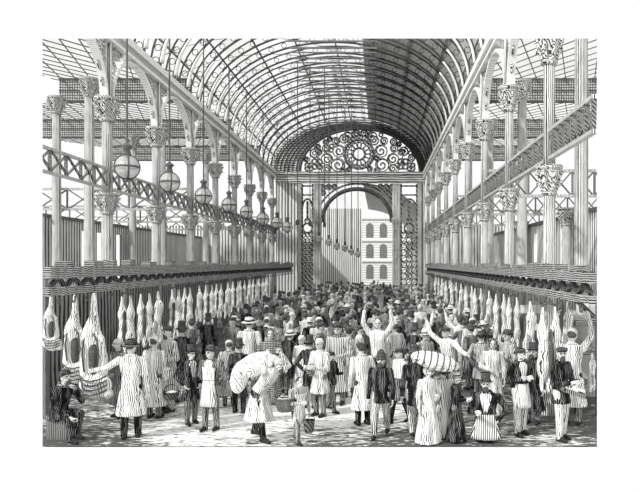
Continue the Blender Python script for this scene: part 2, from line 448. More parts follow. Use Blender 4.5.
        for i in range(steps + 1):
            z = z0 + (z1 - z0) * i / steps; rx, ry = rad(z); hf = half0 + (half1 - half0) * i / steps
            for o_ in (off, off + th):
                for j in range(m_):
                    a = -math.pi / 2 + hf * (2 * j / (m_ - 1) - 1); x, y = (rx + o_) * math.cos(a), (ry + o_) * math.sin(a)
                    vs.append(U((x, y, z)) if (z >= .53 or sit) else Vector((x * wide * H, y * H, (z * LS + (pz - .53 * LS)) * H)))
        st2 = 2 * m_
        for i in range(steps):
            for j in range(m_ - 1):
                a = i * st2 + j; fs.append((a, a + 1, a + 1 + st2, a + st2)); a += m_; fs.append((a + st2, a + 1 + st2, a + 1, a))
            for e_ in (0, m_ - 1):
                a = i * st2 + e_; fs.append((a, a + st2, a + st2 + m_, a + m_))
        for j in range(m_ - 1):
            fs.append((j, j + m_, j + m_ + 1, j + 1)); a = steps * st2 + j; fs.append((a, a + 1, a + 1 + m_, a + m_))
        q.add(vs, fs); return sobj(nm, q, mat, rt)
    if vest: panel('shirt_front', .845, .63, .55, .18, .002, vest)
    if apron == 'bib':
        panel('apron', .76, .30, .75, 1.0, .006, apron_m or M_linen)
    elif apron == 'waist':
        panel('apron', .60, .33, 1.1, 1.0, .006, apron_m or M_linen)
    elif apron == 'long':
        panel('apron', .60, .10, 1.1, 1.05, .006, apron_m or M_linen)
    if apron:
        q = MB(); q.tube([U((.094 * math.cos(a) * 1.02, .074 * math.sin(a) * 1.04, .605)) for a in [2 * math.pi * j / 20 for j in range(20)]], .008 * H, 6, True); sobj('apron_string', q, M_dark, rt)
    if tie:
        q = MB(); tc_ = U((0, -.052, .835)); q.ell(tc_ + Vector((-.02 * H, 0, 0)), (.018 * H, .009 * H, .012 * H)); q.ell(tc_ + Vector((.02 * H, 0, 0)), (.018 * H, .009 * H, .012 * H)); sobj('bow_tie', q, M_black, rt)
    if scarf:
        q = MB(); q.tube([U((.05 * math.cos(a), .048 * math.sin(a), .848)) for a in [2 * math.pi * j / 16 for j in range(16)]], .016 * H, 8, True); sobj('neckerchief', q, M_check, rt)
    # ---- hair, beard, eyes
    if hair_m and hat != 'bonnet':
        q = MB(); q.ell(Hd((0, .013, .016)), (.051 * H, .054 * H, .056 * H), 14, 10, hrotm); sobj('hair', q, hair_m, rt)
    if beard:
        q = MB(); q.ell(Hd((0, -.037, -.056)), (.030 * H, .024 * H, .034 * H), 12, 8, hrotm); q.ell(Hd((0, -.058, -.026)), (.02 * H, .008 * H, .007 * H), 8, 6, hrotm)
        sobj('beard', q, beard, rt)
    if eyes:
        for sgn in (-1, 1):
            q = MB(); q.ell(Hd((.018 * sgn, -.0535, .006)), (.0105 * H, .0065 * H, .0075 * H), 8, 6, hrotm); sobj('eye', q, M_eye, rt)
    # ---- hat
    hm = hat_m or M_hat; q = MB()
    if hat == 'tophat':
        q.lathe([(.001, .022), (.056, .024), (.082, .026), (.082, .031), (.056, .033), (.052, .04), (.050, .11), (.053, .128), (.05, .131), (.001, .132)], 20)
        nm = 'top_hat'
    elif hat == 'bowler':
        q.lathe([(.001, .02), (.056, .021), (.078, .026), (.078, .031), (.057, .03), (.057, .045), (.052, .07), (.038, .085), (.018, .092), (.001, .093)], 20); nm = 'bowler_hat'
    elif hat == 'helmet':
        q.lathe([(.001, .012), (.058, .012), (.074, .008), (.072, .014), (.058, .024), (.056, .05), (.05, .08), (.038, .105), (.02, .12), (.012, .124), (.012, .134), (.001, .136)], 20); nm = 'helmet'
    elif hat == 'cap':
        q.lathe([(.001, .018), (.053, .016), (.056, .03), (.062, .048), (.055, .062), (.03, .07), (.001, .072)], 20)
        q.ell((0, -.062, .022), (.04, .032, .005)); nm = 'cap'
    elif hat == 'skull':
        q.lathe([(.001, .012), (.053, .012), (.056, .03), (.05, .055), (.034, .074), (.014, .082), (.001, .083)], 18); nm = 'skullcap'
    elif hat == 'wide':
        q.lathe([(.001, .02), (.06, .018), (.098, .012), (.098, .018), (.06, .028), (.055, .06), (.045, .078), (.001, .082)], 20); nm = 'wide_brimmed_hat'
    elif hat == 'bonnet':
        q.ell((0, .018, .012), (.064, .062, .07), 16, 10); q.tube([(.062 * math.cos(a), -.03 - .012 * math.sin(a), .012 + .066 * math.sin(a)) for a in [R(-50 + 280 * j / 14) for j in range(15)]], .010, 6); nm = 'bonnet'
    else: nm = None
    if nm:
        tl = hrotm @ Matrix.Rotation(R(-5), 3, 'X')
        q.v = [hd + tl @ (p * H) for p in q.v]
        ho = sobj(nm, q, hm, rt)
        if fingers and hat in ('tophat', 'bowler', 'wide'):
            q = MB(); rb = {'tophat': .055, 'bowler': .0595, 'wide': .062}[hat]
            q.lathe([(rb, .031), (rb + .002, .034), (rb + .001, .048), (rb - .004, .049)], 18); q.v = [hd + tl @ (p * H) for p in q.v]
            o = sobj('hat_band', q, M_eye if hm is not M_hat else M_black, ho)
    if fingers and coat in ('frock', 'jacket', 'overcoat', 'smock'):
        q = MB(); q.tube([U((.050 * math.cos(a), .047 * math.sin(a) + .004, .846 + .006 * math.sin(a))) for a in [R(-60 + 300 * j / 14) for j in range(15)]], .011 * H, 6)
        sobj('collar', q, coat_m, cobj)
    return rt
# ------------------------------------------------------------------ the hall
XL, XR = -7.9, 3.54
YEND = 49.0
LY = [18.6 + 4.1 * i for i in range(8)]
RY = [13.3 + 4.1 * i for i in range(9)]
Zcap, Zcor = EYE + 4.15, EYE + 6.6
VC, VA, VB, VZ = (XL + XR) / 2, (XR - XL) / 2 - .05, 3.6, EYE + 7.05

# floor
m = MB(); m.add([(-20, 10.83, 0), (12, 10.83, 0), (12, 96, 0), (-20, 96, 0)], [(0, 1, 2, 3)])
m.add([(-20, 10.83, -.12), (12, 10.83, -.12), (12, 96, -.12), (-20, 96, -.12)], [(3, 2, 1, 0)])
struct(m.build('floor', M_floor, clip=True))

# side walls of boarding with narrow tall openings
def side_wall(name, X, y0, gaps, th):
    m = MB(); y = y0
    for a, b in gaps:
        m.box(X, y, 0, X + th, a, 5.0); m.box(X, a, 0, X + th, b, .4); m.box(X, a, 4.6, X + th, b, 5.0); y = b
    m.box(X, y, 0, X + th, YEND + 1, 5.0)
    struct(m.build(name, M_wall, clip=True))
    m = MB(); m.box(X - .06, y0, 5.0, X + th + .06, YEND + 1, 5.14); struct(m.build('trim_1' if X < 0 else 'trim_2', M_girder, clip=True))
side_wall('wall_left', -13.9, 24.8, [(29.7, 30.4), (31.3, 32.0), (33.6, 34.3), (39, 39.8)], .1)
side_wall('wall_right', 7.9, 22, [(27.2, 27.8), (32, 32.6)], .1)
m = MB(); m.box(-20, YEND + .6, 0, XL - .2, YEND + .7, 6.0); struct(m.build('wall_back', M_wallx, clip=True))
m = MB(); m.box(XR + .3, YEND + .6, 0, 12, YEND + .7, 6.0); struct(m.build('wall_back.001', M_wallx, clip=True))

# vault: glazed on the left half, boarded on the right half
def vz(X): return VZ + VB * math.sqrt(max(0, 1 - ((X - VC) / VA) ** 2))
def vpt(t, y, add=0): return Vector((VC - (VA + add) * math.cos(t), y, VZ + (VB + add) * math.sin(t)))
NT = 28; Y0 = 19.0
TG = R(104)
m = MB(); g = MB()
for i in range(NT):
    t0, t1 = math.pi * i / NT, math.pi * (i + 1) / NT
    tgt = g if t1 <= TG + .02 else m
    q = [vpt(t0, Y0, .45), vpt(t1, Y0, .45), vpt(t1, YEND, .45), vpt(t0, YEND, .45)]
    tgt.add(q + [vpt(t0, Y0, .49), vpt(t1, Y0, .49), vpt(t1, YEND, .49), vpt(t0, YEND, .49)], [(0, 1, 2, 3), (7, 6, 5, 4)])
struct(m.build('ceiling', M_board, clip=True))
struct(g.build('window_1', M_glass, clip=True))
# glazing bars on the glazed half
m = MB()
y = Y0; k = 0
while y < YEND - .1:
    for i in range(14):
        t0, t1 = R(8 + 96 * i / 14), R(8 + 96 * (i + 1) / 14)
        if i % 3 == k % 3: m.bar(vpt(t0, y, .42), vpt(t1, y + .8, .42), .022)
    y += .8; k += 1
struct(m.build('window_1.001', M_girder, clip=True))
# purlins
for i in range(9):
    t = R(16 + 148 * i / 8)
    m = MB(); m.bar(vpt(t, Y0, .36), vpt(t, YEND, .36), .05, .08)
    o = m.build('purlin', M_girder, clip=True)
    if o: tag(o, 'long purlin under the vault, %s counted from the left springing' % NPIX[i + 1], 'beam', 'purlins of the vault')

# ribs
n_r = 0
ribY = [19.8 + 1.58 * i for i in range(19)]
for i, y in enumerate(ribY):
    base = (VC, y, VZ)
    t = thing('vault_rib', 'curved iron rib of the great vault, %s counting from the front' % NPIX[i + 1], 'rib', base, 'ribs of the vault')
    pin = [vpt(math.pi * k / 36, y, 0) for k in range(37)]; pout = [vpt(math.pi * k / 36, y, .34) for k in range(37)]
    m = MB()
    for a, b in zip(pin, pin[1:]): m.bar(a, b, .08, .055, up=(0, 1, 0))
    m.build('inner_flange', M_rib, t, clip=True)
    m = MB()
    for a, b in zip(pout, pout[1:]): m.bar(a, b, .06, .04, up=(0, 1, 0))
    m.build('outer_flange', M_rib, t, clip=True)
    m = MB()
    for k in range(26):
        c = vpt(math.pi * (k + .5) / 26, y, .17)
        if True: m.tube([c + Vector((.12 * math.cos(a), 0, .12 * math.sin(a))) for a in [2 * math.pi * j / 9 for j in range(9)]], .016, 4, True)
    m.build('scrollwork', M_rib, t, clip=True)
    if 6 <= i <= 14:
        m = MB(); zc = VZ + VB - .28; m.bar((VC - 2.1, y, zc), (VC + 2.1, y, zc), .06, .09)
        m.bar((VC - 2.1, y, zc - .22), (VC + 2.1, y, zc - .22), .05, .06); m.build('collar_bar', M_girder, t, clip=True)
        m = MB(); m.prism([(VC - .4, zc), (VC + .4, zc), (VC + .2, zc - .12), (VC, zc - .2), (VC - .2, zc - .12)], y - .03, y + .03); m.build('crown_ornament', M_capital, t, clip=True)
    if not t.children: bpy.data.objects.remove(t)
    else: finish(t)

# cornices with glazed strip and brackets above
for side, X, s in (('left', XL, 1), ('right', XR, -1)):
    t = thing('cornice', 'long moulded cornice beam above the %s arcade' % side, 'cornice', (X, 19, Zcor), 'cornices')
    m = MB(); m.box(X - .22, 18, Zcor + .12, X + .22, YEND, Zcor + .34); m.build('upper_moulding', M_pale, t, clip=True)
    m = MB(); m.box(X - .12, 18, Zcor - .1, X + .14, YEND, Zcor + .12); m.build('fascia', M_iron, t, clip=True)
    m = MB(); m.box(X - .2, 18, Zcor - .2, X + .2, YEND, Zcor - .1); m.build('lower_moulding', M_pale, t, clip=True)
    m = MB(); m.box(X - .05, 18, Zcor + .34, X + .05, YEND, Zcor + .42); m.build('gutter', M_dark, t, clip=True); finish(t)
    for i, y in enumerate(ribY[:14]):
        m = MB(); tt = [R(2 + 26 * k / 10) if s > 0 else R(178 - 26 * k / 10) for k in range(11)]
        m.tube([vpt(q, y, -.06) for q in tt], [.085 - .004 * k for k in range(11)] if s > 0 else [.05] * 11, 8)
        o = m.build('roof_bracket', M_pale, clip=True, smooth=True)
        if o: tag(o, 'curved pale bracket on the %s cornice, %s from the front' % (side, NPIX[i + 1]), 'bracket', 'roof brackets')

# main columns in two tiers
def capital(m, x, y, z, r, h):
    m.lathe([(r * 1.02, z), (r * 1.25, z + h * .06), (r * 1.05, z + h * .14), (r * 1.1, z + h * .3), (r * 1.5, z + h * .55), (r * 1.85, z + h * .78), (r * 1.65, z + h * .84), (r * 2.05, z + h * .9), (r * 2.05, z + h)], 16, (x, y, 0))
    for k in range(8):
        a = 2 * math.pi * k / 8 + .2; c, s = math.cos(a), math.sin(a)
        for (za, zb, ra, rb) in ((.16, .5, 1.15, 1.95), (.45, .84, 1.5, 2.15)):
            p = [Vector((x + c * r * q, y + s * r * q, z + h * w)) for q, w in ((ra, za), (ra * 1.12, (za + zb) / 2), (rb, zb - .04), (rb * 1.03, zb - .13))]
            m.tube(p, [r * .22, r * .26, r * .2, r * .1], 5)
def main_column(x, y, side, i):
    q = .155 if side == 'left' else .125
    t = thing('arcade_column', 'two-tier cast iron column of the %s arcade, %s from the front' % (side, NPIX[i + 1]), 'column', (x, y, 0), 'arcade columns')
    m = MB(); m.lathe([(.34, 0), (.34, .25), (.26, .32), (.28, .42), (q * 1.1, .55)], 16, (x, y, 0)); m.build('base', M_shaft, t, clip=True)
    m = MB(); m.lathe([(q * 1.15, .5), (q, EYE + 1.4)], 16, (x, y, 0)); m.build('lower_shaft', M_shaft, t, clip=True, smooth=True)
    m = MB(); capital(m, x, y, EYE + 1.4, q * 1.08, .62); m.build('lower_capital', M_capital, t, clip=True)
    m = MB(); m.lathe([(q, EYE + 2.02), (q * .92, Zcap)], 16, (x, y, 0)); m.build('upper_shaft', M_shaft, t, clip=True, smooth=True)
    m = MB(); capital(m, x, y, Zcap - .04, q * 1.15, .68); m.build('upper_capital', M_capital, t, clip=True)
    m = MB()
    for dx, dy in ((-.09, 0), (.09, 0), (0, -.09), (0, .09)): m.lathe([(.05, Zcap + .64), (.05, Zcor - .1)], 8, (x + dx, y + dy, 0))
    m.build('clustered_shaft', M_iron, t, clip=True, smooth=True)
    if not t.children: bpy.data.objects.remove(t)
    else: finish(t)
for i, y in enumerate(LY): main_column(XL, y, 'left', i)
for i, y in enumerate(RY): main_column(XR, y, 'right', i)

# arches from capital to capital
for side, X, ys, s in (('left', XL, [LY[0] - 4.1] + LY, 1), ('right', XR, RY, -1)):
    kk = 0
    for y0, y1 in zip(ys, ys[1:] + [ys[-1] + 4.1] if ys[-1] + 4.1 < YEND + .1 else ys[1:]):
        c = (y0 + y1) / 2; rad = (y1 - y0) / 2 - .2; zs = Zcap + .64; rz_ = Zcor - .25 - zs
        t = thing('arcade_arch', 'pale arch between columns of the %s arcade, %s from the front' % (side, NPIX[kk + 1]), 'arch', (X, c, zs), 'arcade arches')
        m = MB(); P = [Vector((X, c - rad * math.cos(math.pi * k / 20), zs + rz_ * math.sin(math.pi * k / 20))) for k in range(21)]
        for a, b in zip(P, P[1:]): m.bar(a, b, .10, .22, up=(1, 0, 0))
        m.build('arch_ring', M_pale, t, clip=True)
        m = MB()
        for e in (-1, 1):
            for (dy, dz, rr) in ((.25, .95, .26), (.2, 1.42, .17), (.55, 1.5, .2), (.12, .45, .15), (.85, 1.62, .12)):
                cc = Vector((X, c + e * (rad + .1 - dy), zs + dz))
                m.tube([cc + Vector((0, rr * math.cos(a), rr * math.sin(a))) for a in [2 * math.pi * j / 10 for j in range(10)]], .045, 5, True)
                m.tube([cc + Vector((0, rr * .5 * math.cos(a), rr * .5 * math.sin(a))) for a in [2 * math.pi * j / 8 for j in range(8)]], .04, 4, True)
        m.build('spandrel_scrollwork', M_capital, t, clip=True)
        kk += 1
        if not t.children: bpy.data.objects.remove(t)
        else: finish(t)

# lattice girders along the arcades
for side, X, ys in (('left', XL, [14.5] + LY), ('right', XR, [10.5] + RY)):
    for i, y0 in enumerate(ys):
        y1 = ys[i + 1] if i + 1 < len(ys) else YEND
        t = thing('lattice_girder', 'lattice girder across the %s arcade, %s bay from the front' % (side, NPIX[i + 1]), 'girder', (X, y0, EYE + 2.1), 'lattice girders of the arcades')
        z0, z1 = EYE + 2.2, EYE + 2.7
        m = MB(); m.box(X - .05, y0, z1, X + .05, y1, z1 + .07); m.build('top_chord', M_iron, t, clip=True)
        m = MB(); m.box(X - .05, y0, z0 - .07, X + .05, y1, z0); m.build('bottom_chord', M_iron, t, clip=True)
        m = MB(); nx = 5 if side == 'left' else 7
        for k in range(nx):
            a, b = y0 + .05 + (y1 - y0 - .1) * k / nx, y0 + .05 + (y1 - y0 - .1) * (k + 1) / nx
            m.bar((X, a, z0), (X, b, z1), .04, .06, up=(1, 0, 0)); m.bar((X + .04, a, z1), (X + .04, b, z0), .04, .06, up=(1, 0, 0))
            m.bar((X, a, z0), (X, a, z1), .06, .07, up=(1, 0, 0))
        m.build('lattice', M_girder, t, clip=True)
        if not t.children: bpy.data.objects.remove(t)
        else: finish(t)

# transverse trusses over the aisles
for side, xa, xb, ys in (('left', XL, -19.5, (26.8, 35, 43.2)), ('right', XR, 10.2, (21.5, 29.6, 37.8))):
    for i, y in enumerate(ys):
        t = thing('aisle_truss', 'cross-braced truss over the %s aisle, %s from the front' % (side, NPIX[i + 1]), 'truss', (xa, y, EYE + 2.2), 'aisle trusses')
        z0, z1 = EYE + 2.25, EYE + 3.1
        m = MB(); m.bar((xa, y, z1), (xb, y, z1), .1, .1); m.build('top_chord', M_iron, t, clip=True)
        m = MB(); m.bar((xa, y, z0), (xb, y, z0), .1, .1); m.build('bottom_chord', M_iron, t, clip=True)
        m = MB(); nx = 9
        for k in range(nx):
            a, b = xa + (xb - xa) * k / nx, xa + (xb - xa) * (k + 1) / nx
            m.bar((a, y, z0), (b, y, z1), .06, .05); m.bar((a, y + .05, z1), (b, y + .05, z0), .06, .05); m.bar((b, y, z0), (b, y, z1), .07, .05)
        m.build('cross_bracing', M_girder, t, clip=True)
        finish(t)

# saw-tooth aisle roofs: louvred faces and lattice-glazed slopes
for side, xa, xb in (('left', XL - .3, -19.0), ('right', XR + .3, 11.5)):
    for i, y in enumerate((28, 36, 44)):
        z0, z1 = EYE + 7.1, EYE + 8.0
        X0, X1 = (xa, xb if not (side == 'left' and i == 0) else -14.0)
        t = thing('louvre_lantern', 'louvred band across the roof of the %s aisle, %s from the front' % (side, NPIX[i + 1]), 'louvre', ((X0 + X1) / 2, y, z0), 'roof louvres of the aisles')
        m = MB(); m.box(min(X0, X1), y, z0, max(X0, X1), y + .08, z1); m.build('slats', M_louvre, t, clip=True)
        m = MB(); m.box(min(X0, X1), y - .05, z0 - .08, max(X0, X1), y + .1, z0); m.box(min(X0, X1), y - .05, z1, max(X0, X1), y + .1, z1 + .08); m.box(min(X0, X1), y - .03, (z0 + z1) / 2 - .03, max(X0, X1), y, (z0 + z1) / 2 + .03)
        m.build('frame', M_dark, t, clip=True); finish(t)
        ya = y - 7.9; zz0, zz1 = z0, z1
        t = thing('glazed_slope', 'diagonally barred glass slope of the %s aisle roof, %s from the front' % (side, NPIX[i + 1]), 'skylight', ((X0 + X1) / 2, ya, z0), 'glazed slopes of the aisle roofs')
        m = MB(); m.add([(X0, ya, zz0), (X1, ya, zz0), (X1, y, zz1), (X0, y, zz1), (X0, ya, zz0 + .02), (X1, ya, zz0 + .02), (X1, y, zz1 + .02), (X0, y, zz1 + .02)], [(0, 1, 2, 3), (7, 6, 5, 4)])
        m.build('pane', M_glass, t, clip=True)
        m = MB(); st = .62; nx = int(abs(X1 - X0) / st); sg = 1 if X1 > X0 else -1
        for k in range(-4, nx + 1):
            for d in (1, -1):
                a = X0 + sg * st * k + (0 if d > 0 else sg * st * 4); b = a + sg * d * st * 4
                pa, pb = Vector((a, ya, zz0 - .05)), Vector((b, y, zz1 - .05))
                # keep the bar between the roof's own edges
                lo, hi = min(X0, X1), max(X0, X1); ta, tb = 0, 1
                if abs(b - a) > 1e-6:
                    q = sorted(((lo - a) / (b - a), (hi - a) / (b - a))); ta, tb = max(0, q[0]), min(1, q[1])
                if tb - ta > .03: m.bar(pa.lerp(pb, ta), pa.lerp(pb, tb), .035, .03)
        m.build('lattice_bars', M_girder, t, clip=True); finish(t)

# outer rows of tall plain columns
def tall_column(x, y, side, i, ztop, what):
    t = thing('aisle_column', 'tall plain column in the %s aisle, %s, %s from the front' % (side, what, NPIX[i + 1]), 'column', (x, y, 0), 'aisle columns')
    m = MB(); m.lathe([(.3, 0), (.3, .3), (.2, .42), (.17, ztop - .7)], 16, (x, y, 0)); m.build('shaft', M_shaft, t, clip=True, smooth=True)
    m = MB(); capital(m, x, y, ztop - .72, .18, .72); m.build('capital', M_capital, t, clip=True)
    finish(t)
for i, y in enumerate((24.3, 32.5, 40.7)): tall_column(-11.0, y, 'left', i, EYE + 7.0, 'middle row')
for i, y in enumerate((17.4, 24.6, 31.7, 38.9)): tall_column(5.5, y, 'right', i, EYE + 7.0, 'middle row')
for i, y in enumerate((26.6, 34.8)): tall_column(-13.4, y, 'left', i, EYE + 6.9, 'wall row')
for i, y in enumerate((25.6, 33.6)): tall_column(7.5, y, 'right', i, EYE + 2.2, 'wall row')

# ------------------------------------------------------------------ end screen
Y = YEND; K = Y / F
def SX(px): return (px - VX) * K
def SZ(py): return EYE + (VY - py) * K
t = thing('arched_screen', 'ornate iron screen with rosette lunette and great arch closing the nave', 'screen', (SX(360), Y, 0))
lc, la, lb, lz = SX(360), 60 * K, 43 * K, SZ(172)
# wall between vault and lunette
m = MB(); nn = 40
for k in range(nn):
    a0, a1 = math.pi * k / nn, math.pi * (k + 1) / nn
    q = [(VC - (VA + .4) * math.cos(a0), VZ + (VB + .4) * math.sin(a0)), (VC - (VA + .4) * math.cos(a1), VZ + (VB + .4) * math.sin(a1)),
         (lc - la * math.cos(a1), lz + lb * math.sin(a1)), (lc - la * math.cos(a0), lz + lb * math.sin(a0))]
    m.prism(q, Y - .1, Y + .1)
m.build('gable_wall', M_screenw, t)
for q in (.15, .32, .49, .66, .83, 1.0):
    m = MB(); m.tube([((lc + (VC - lc) * q) - (la + (VA - la) * q) * math.cos(math.pi * k / 40), Y - .14, lz + (VZ - lz) * q + (lb + (VB - lb) * q) * math.sin(math.pi * k / 40)) for k in range(41)], .05, 5); m.build('archivolt', M_dark, t)
m = MB(); m.tube([(lc - la * math.cos(math.pi * k / 40), Y - .12, lz + lb * math.sin(math.pi * k / 40)) for k in range(41)], .13, 6); m.build('lunette_rim', M_dark, t)
def ringtube(m, cx, cz, r, th, y=Y, n=18): m.tube([(cx + r * math.cos(2 * math.pi * j / n), y, cz + r * math.sin(2 * math.pi * j / n)) for j in range(n)], th, 5, True)
# rosette
rx, rz_ = SX(359), SZ(154); m = MB()
ringtube(m, rx, rz_, 14.5 * K, .13); ringtube(m, rx, rz_, 6 * K, .10); ringtube(m, rx, rz_, 11.5 * K, .06)
for k in range(14):
    a = 2 * math.pi * k / 14; m.bar((rx + 6 * K * math.cos(a), Y, rz_ + 6 * K * math.sin(a)), (rx + 11.5 * K * math.cos(a), Y, rz_ + 11.5 * K * math.sin(a)), .12)
    ringtube(m, rx + 12.8 * K * math.cos(a + .2), rz_ + 12.8 * K * math.sin(a + .2), 1.3 * K, .07, n=8)
m.build('rosette', M_screen, t)
# lunette tracery: scrolls and quatrefoils
m = MB()
def inside(x, z, mar=.2): return ((x - lc) / (la - mar)) ** 2 + ((z - lz) / (lb - mar)) ** 2 < 1 and z > lz + .05
def spiral(m, cx, cz, r, s, th=.07):
    P = [(cx + s * r * (1 - k / 26) * math.cos(k * .42 + .5), Y, cz + r * (1 - k / 26) * math.sin(k * .42 + .5)) for k in range(24)]
    m.tube(P, th, 5)
for s in (-1, 1):
    for (dx, dz, r) in ((22, 7, 6.5), (21, 21, 6), (33, 13, 5.5), (33, 3.5, 4), (12, 27 + 8, 5), (24, 31, 3.6), (4, 38.5, 3.5), (34, 23.5, 3.6), (17, 1.5, 3), (41, 20, 3)):
        x, z = lc + s * dx * K, lz + dz * K
        if inside(x, z): spiral(m, x, z, r * K, s); ringtube(m, x, z, r * K * 1.02, .05, n=14)
    for (dx, dz, r) in ((43, 8, 5.6), (51, 5, 4.2), (42, 0 + 22, 0)):
        if r == 0: continue
        x, z = lc + s * dx * K, lz + dz * K
        for q in range(4): ringtube(m, x + r * .55 * K * math.cos(q * math.pi / 2 + .78), z + r * .55 * K * math.sin(q * math.pi / 2 + .78), r * .5 * K, .085, n=12)
    m.bar((lc + s * 38 * K, Y, lz), (lc + s * 46 * K, Y, lz + 26 * K), .1)
rp = random.Random(5); packed = [(SX(359), SZ(154), 15 * K)] + [(lc + s * dx * K, lz + dz * K, r * K) for s in (-1, 1) for dx, dz, r in ((43, 8, 7), (51, 5, 5))] + [(lc + s * dx * K, lz + dz * K, r * K) for s in (-1, 1) for (dx, dz, r) in ((22, 7, 6.5), (21, 21, 6), (33, 13, 5.5), (33, 3.5, 4), (24, 31, 3.6), (34, 23.5, 3.6), (17, 1.5, 3))]
for rr in (4.2, 3.2, 2.4, 1.8):
    for _ in range(500):
        x = lc + rp.uniform(-58, 58) * K; z = lz + rp.uniform(1, 42) * K; r = rr * K
        if inside(x, z, r + .05) and z - r > lz and all((x - a_) ** 2 + (z - b_) ** 2 > (r + c_) ** 2 * .96 for a_, b_, c_ in packed):
            packed.append((x, z, r)); ringtube(m, x, z, r, .07, n=10)
            if rr > 2: ringtube(m, x, z, r * .45, .06, n=7)
m.build('lunette_scrollwork', M_screen, t)
m = MB(); m.box(XL, Y - .25, SZ(183), XR, Y + .25, SZ(180.5)); m.box(XL, Y - .2, SZ(180.5), XR, Y + .2, SZ(175)); m.box(XL, Y - .3, SZ(175), XR, Y + .3, SZ(172)); m.build('lintel', M_screenw, t)
ac, ar = SX(357), 35 * K; az = SZ(222)
m = MB(); m.tube([(ac - ar * math.cos(math.pi * k / 30), Y, az + (SZ(189) - az) * math.sin(math.pi * k / 30)) for k in range(31)], .17, 6); m.build('arch_rim', M_dark, t)
m = MB(); m.tube([(ac - (ar + .45) * math.cos(math.pi * k / 30), Y, az + (SZ(189) - az + .4) * math.sin(math.pi * k / 30)) for k in range(31)], .08, 6)
gx = SX(300)
while gx < SX(418):
    z = az + .15
    while z < SZ(184):
        d = ((gx - ac) / (ar + .6)) ** 2 + ((z - az) / (SZ(189) - az + .5)) ** 2
        if d > 1 and (abs(gx - ac) < 44 * K):
            ringtube(m, gx, z, .20, .075, n=9); ringtube(m, gx, z, .08, .06, n=6)
        z += .42
    gx += .44
m.build('spandrel_scrollwork', M_screen, t)
for xa, xb in ((313.5, 321.5), (392.5, 400.5)):
    m = MB()
    for q in (xa + 1.4, (xa + xb) / 2, xb - 1.4): m.lathe([(.17, 0), (.17, .6), (.12, .7), (.12, SZ(224)), (.2, SZ(222)), (.24, SZ(219)), (.12, SZ(217)), (.12, SZ(184))], 10, (SX(q), Y - .05, 0))
    m.build('pier', M_iron, t, smooth=True)
for xa, xb in ((298, 301.5), (417.5, 421.5)):
    m = MB(); m.box(SX(xa), Y - .2, 0, SX(xb), Y + .2, SZ(183)); m.build('outer_pier', M_iron, t)
for xa, xb in ((301.5, 313.5), (400.5, 417.5)):
    m = MB(); cx = SX((xa + xb) / 2); hw = (xb - xa) / 2 * K
    for ee in (-1, 1): m.bar((cx + ee * (hw - .06), Y, 0), (cx + ee * (hw - .06), Y, SZ(184)), .12, .12)
    m.tube([(cx - hw * .8 * math.cos(math.pi * k / 12), Y, SZ(207) + 8 * K * math.sin(math.pi * k / 12)) for k in range(13)], .08, 5)
    z = .3; row = 0
    while z < SZ(232):
        for q in (-.66, 0, .66):
            ringtube(m, cx + q * hw * .95, z, .2 * hw / .65 + .03, .05, n=9)
            m.bar((cx + q * hw - .15, Y, z - .17), (cx + q * hw + .15, Y, z + .17), .05)
        z += .45; row += 1
    ringtube(m, cx, SZ(228), .36, .08, n=10); ringtube(m, cx, SZ(221), .2, .07, n=8); m.bar((cx, Y, SZ(221)), (cx, Y, SZ(201)), .16)
    for z in (SZ(233), SZ(186), SZ(195)): m.bar((cx - hw, Y, z), (cx + hw, Y, z), .08, .12)
    m.build('lattice_panel', M_screen, t)
for xa, xb in ((XL, SX(298)), (SX(421.5), XR)):
    m = MB(); m.box(xa, Y - .05, 0, xb, Y + .05, SZ(183)); m.build('side_panel', M_wallx, t)
finish(t)

# the avenue beyond the arch
m = MB(); g = MB()
for i in range(20):
    t0, t1 = math.pi * i / 20, math.pi * (i + 1) / 20
    q = [vpt(t0, YEND + .8, .3) - Vector((0, 0, 4.7)), vpt(t1, YEND + .8, .3) - Vector((0, 0, 4.7)), vpt(t1, 74, .3) - Vector((0, 0, 4.7)), vpt(t0, 74, .3) - Vector((0, 0, 4.7))]
    (g if i < 11 else m).add(q + [p + Vector((0, 0, .05)) for p in q], [(0, 1, 2, 3), (7, 6, 5, 4)])
struct(m.build('ceiling.001', M_board, clip=True)); struct(g.build('window_2', M_glass, clip=True))
m = MB(); m.box(XL - .1, YEND + .8, 0, XL, 74, VZ - 4.7); struct(m.build('wall_left.001', M_wall, clip=True))
m = MB(); m.box(XR, YEND + .8, 0, XR + .1, 74, VZ - 4.7); struct(m.build('wall_right.001', M_wall, clip=True))
m = MB(); m.box(XL, 74, 0, -1.95, 74.1, 9.4); struct(m.build('wall_back.002', M_wallx, clip=True))
t = thing('street_house', 'pale house front with rows of windows seen through the great arch', 'building', (-1, 90, 0))
m = MB(); m.box(-8.5, 90, 0, 6, 92, 9.5); m.build('front_wall', M_facade, t)
for r in range(3):
    for c in range(7):
        m = MB(); x, z = -7.5 + c * 1.9, .9 + r * 2.9
        m.prism([(x, z), (x + 1, z), (x + 1, z + 1.5)] + [(x + .5 + .5 * math.cos(math.pi * k / 8), z + 1.5 + .5 * math.sin(math.pi * k / 8)) for k in range(1, 8)] + [(x, z + 1.5)], 89.93, 90.05)
        m.build('window', M_girder, t)
m = MB()
for z in (3.3, 6.2, 9.3): m.box(-8.6, 89.75, z, 6.1, 90, z + .22)
m.build('string_course', M_pale, t); finish(t)

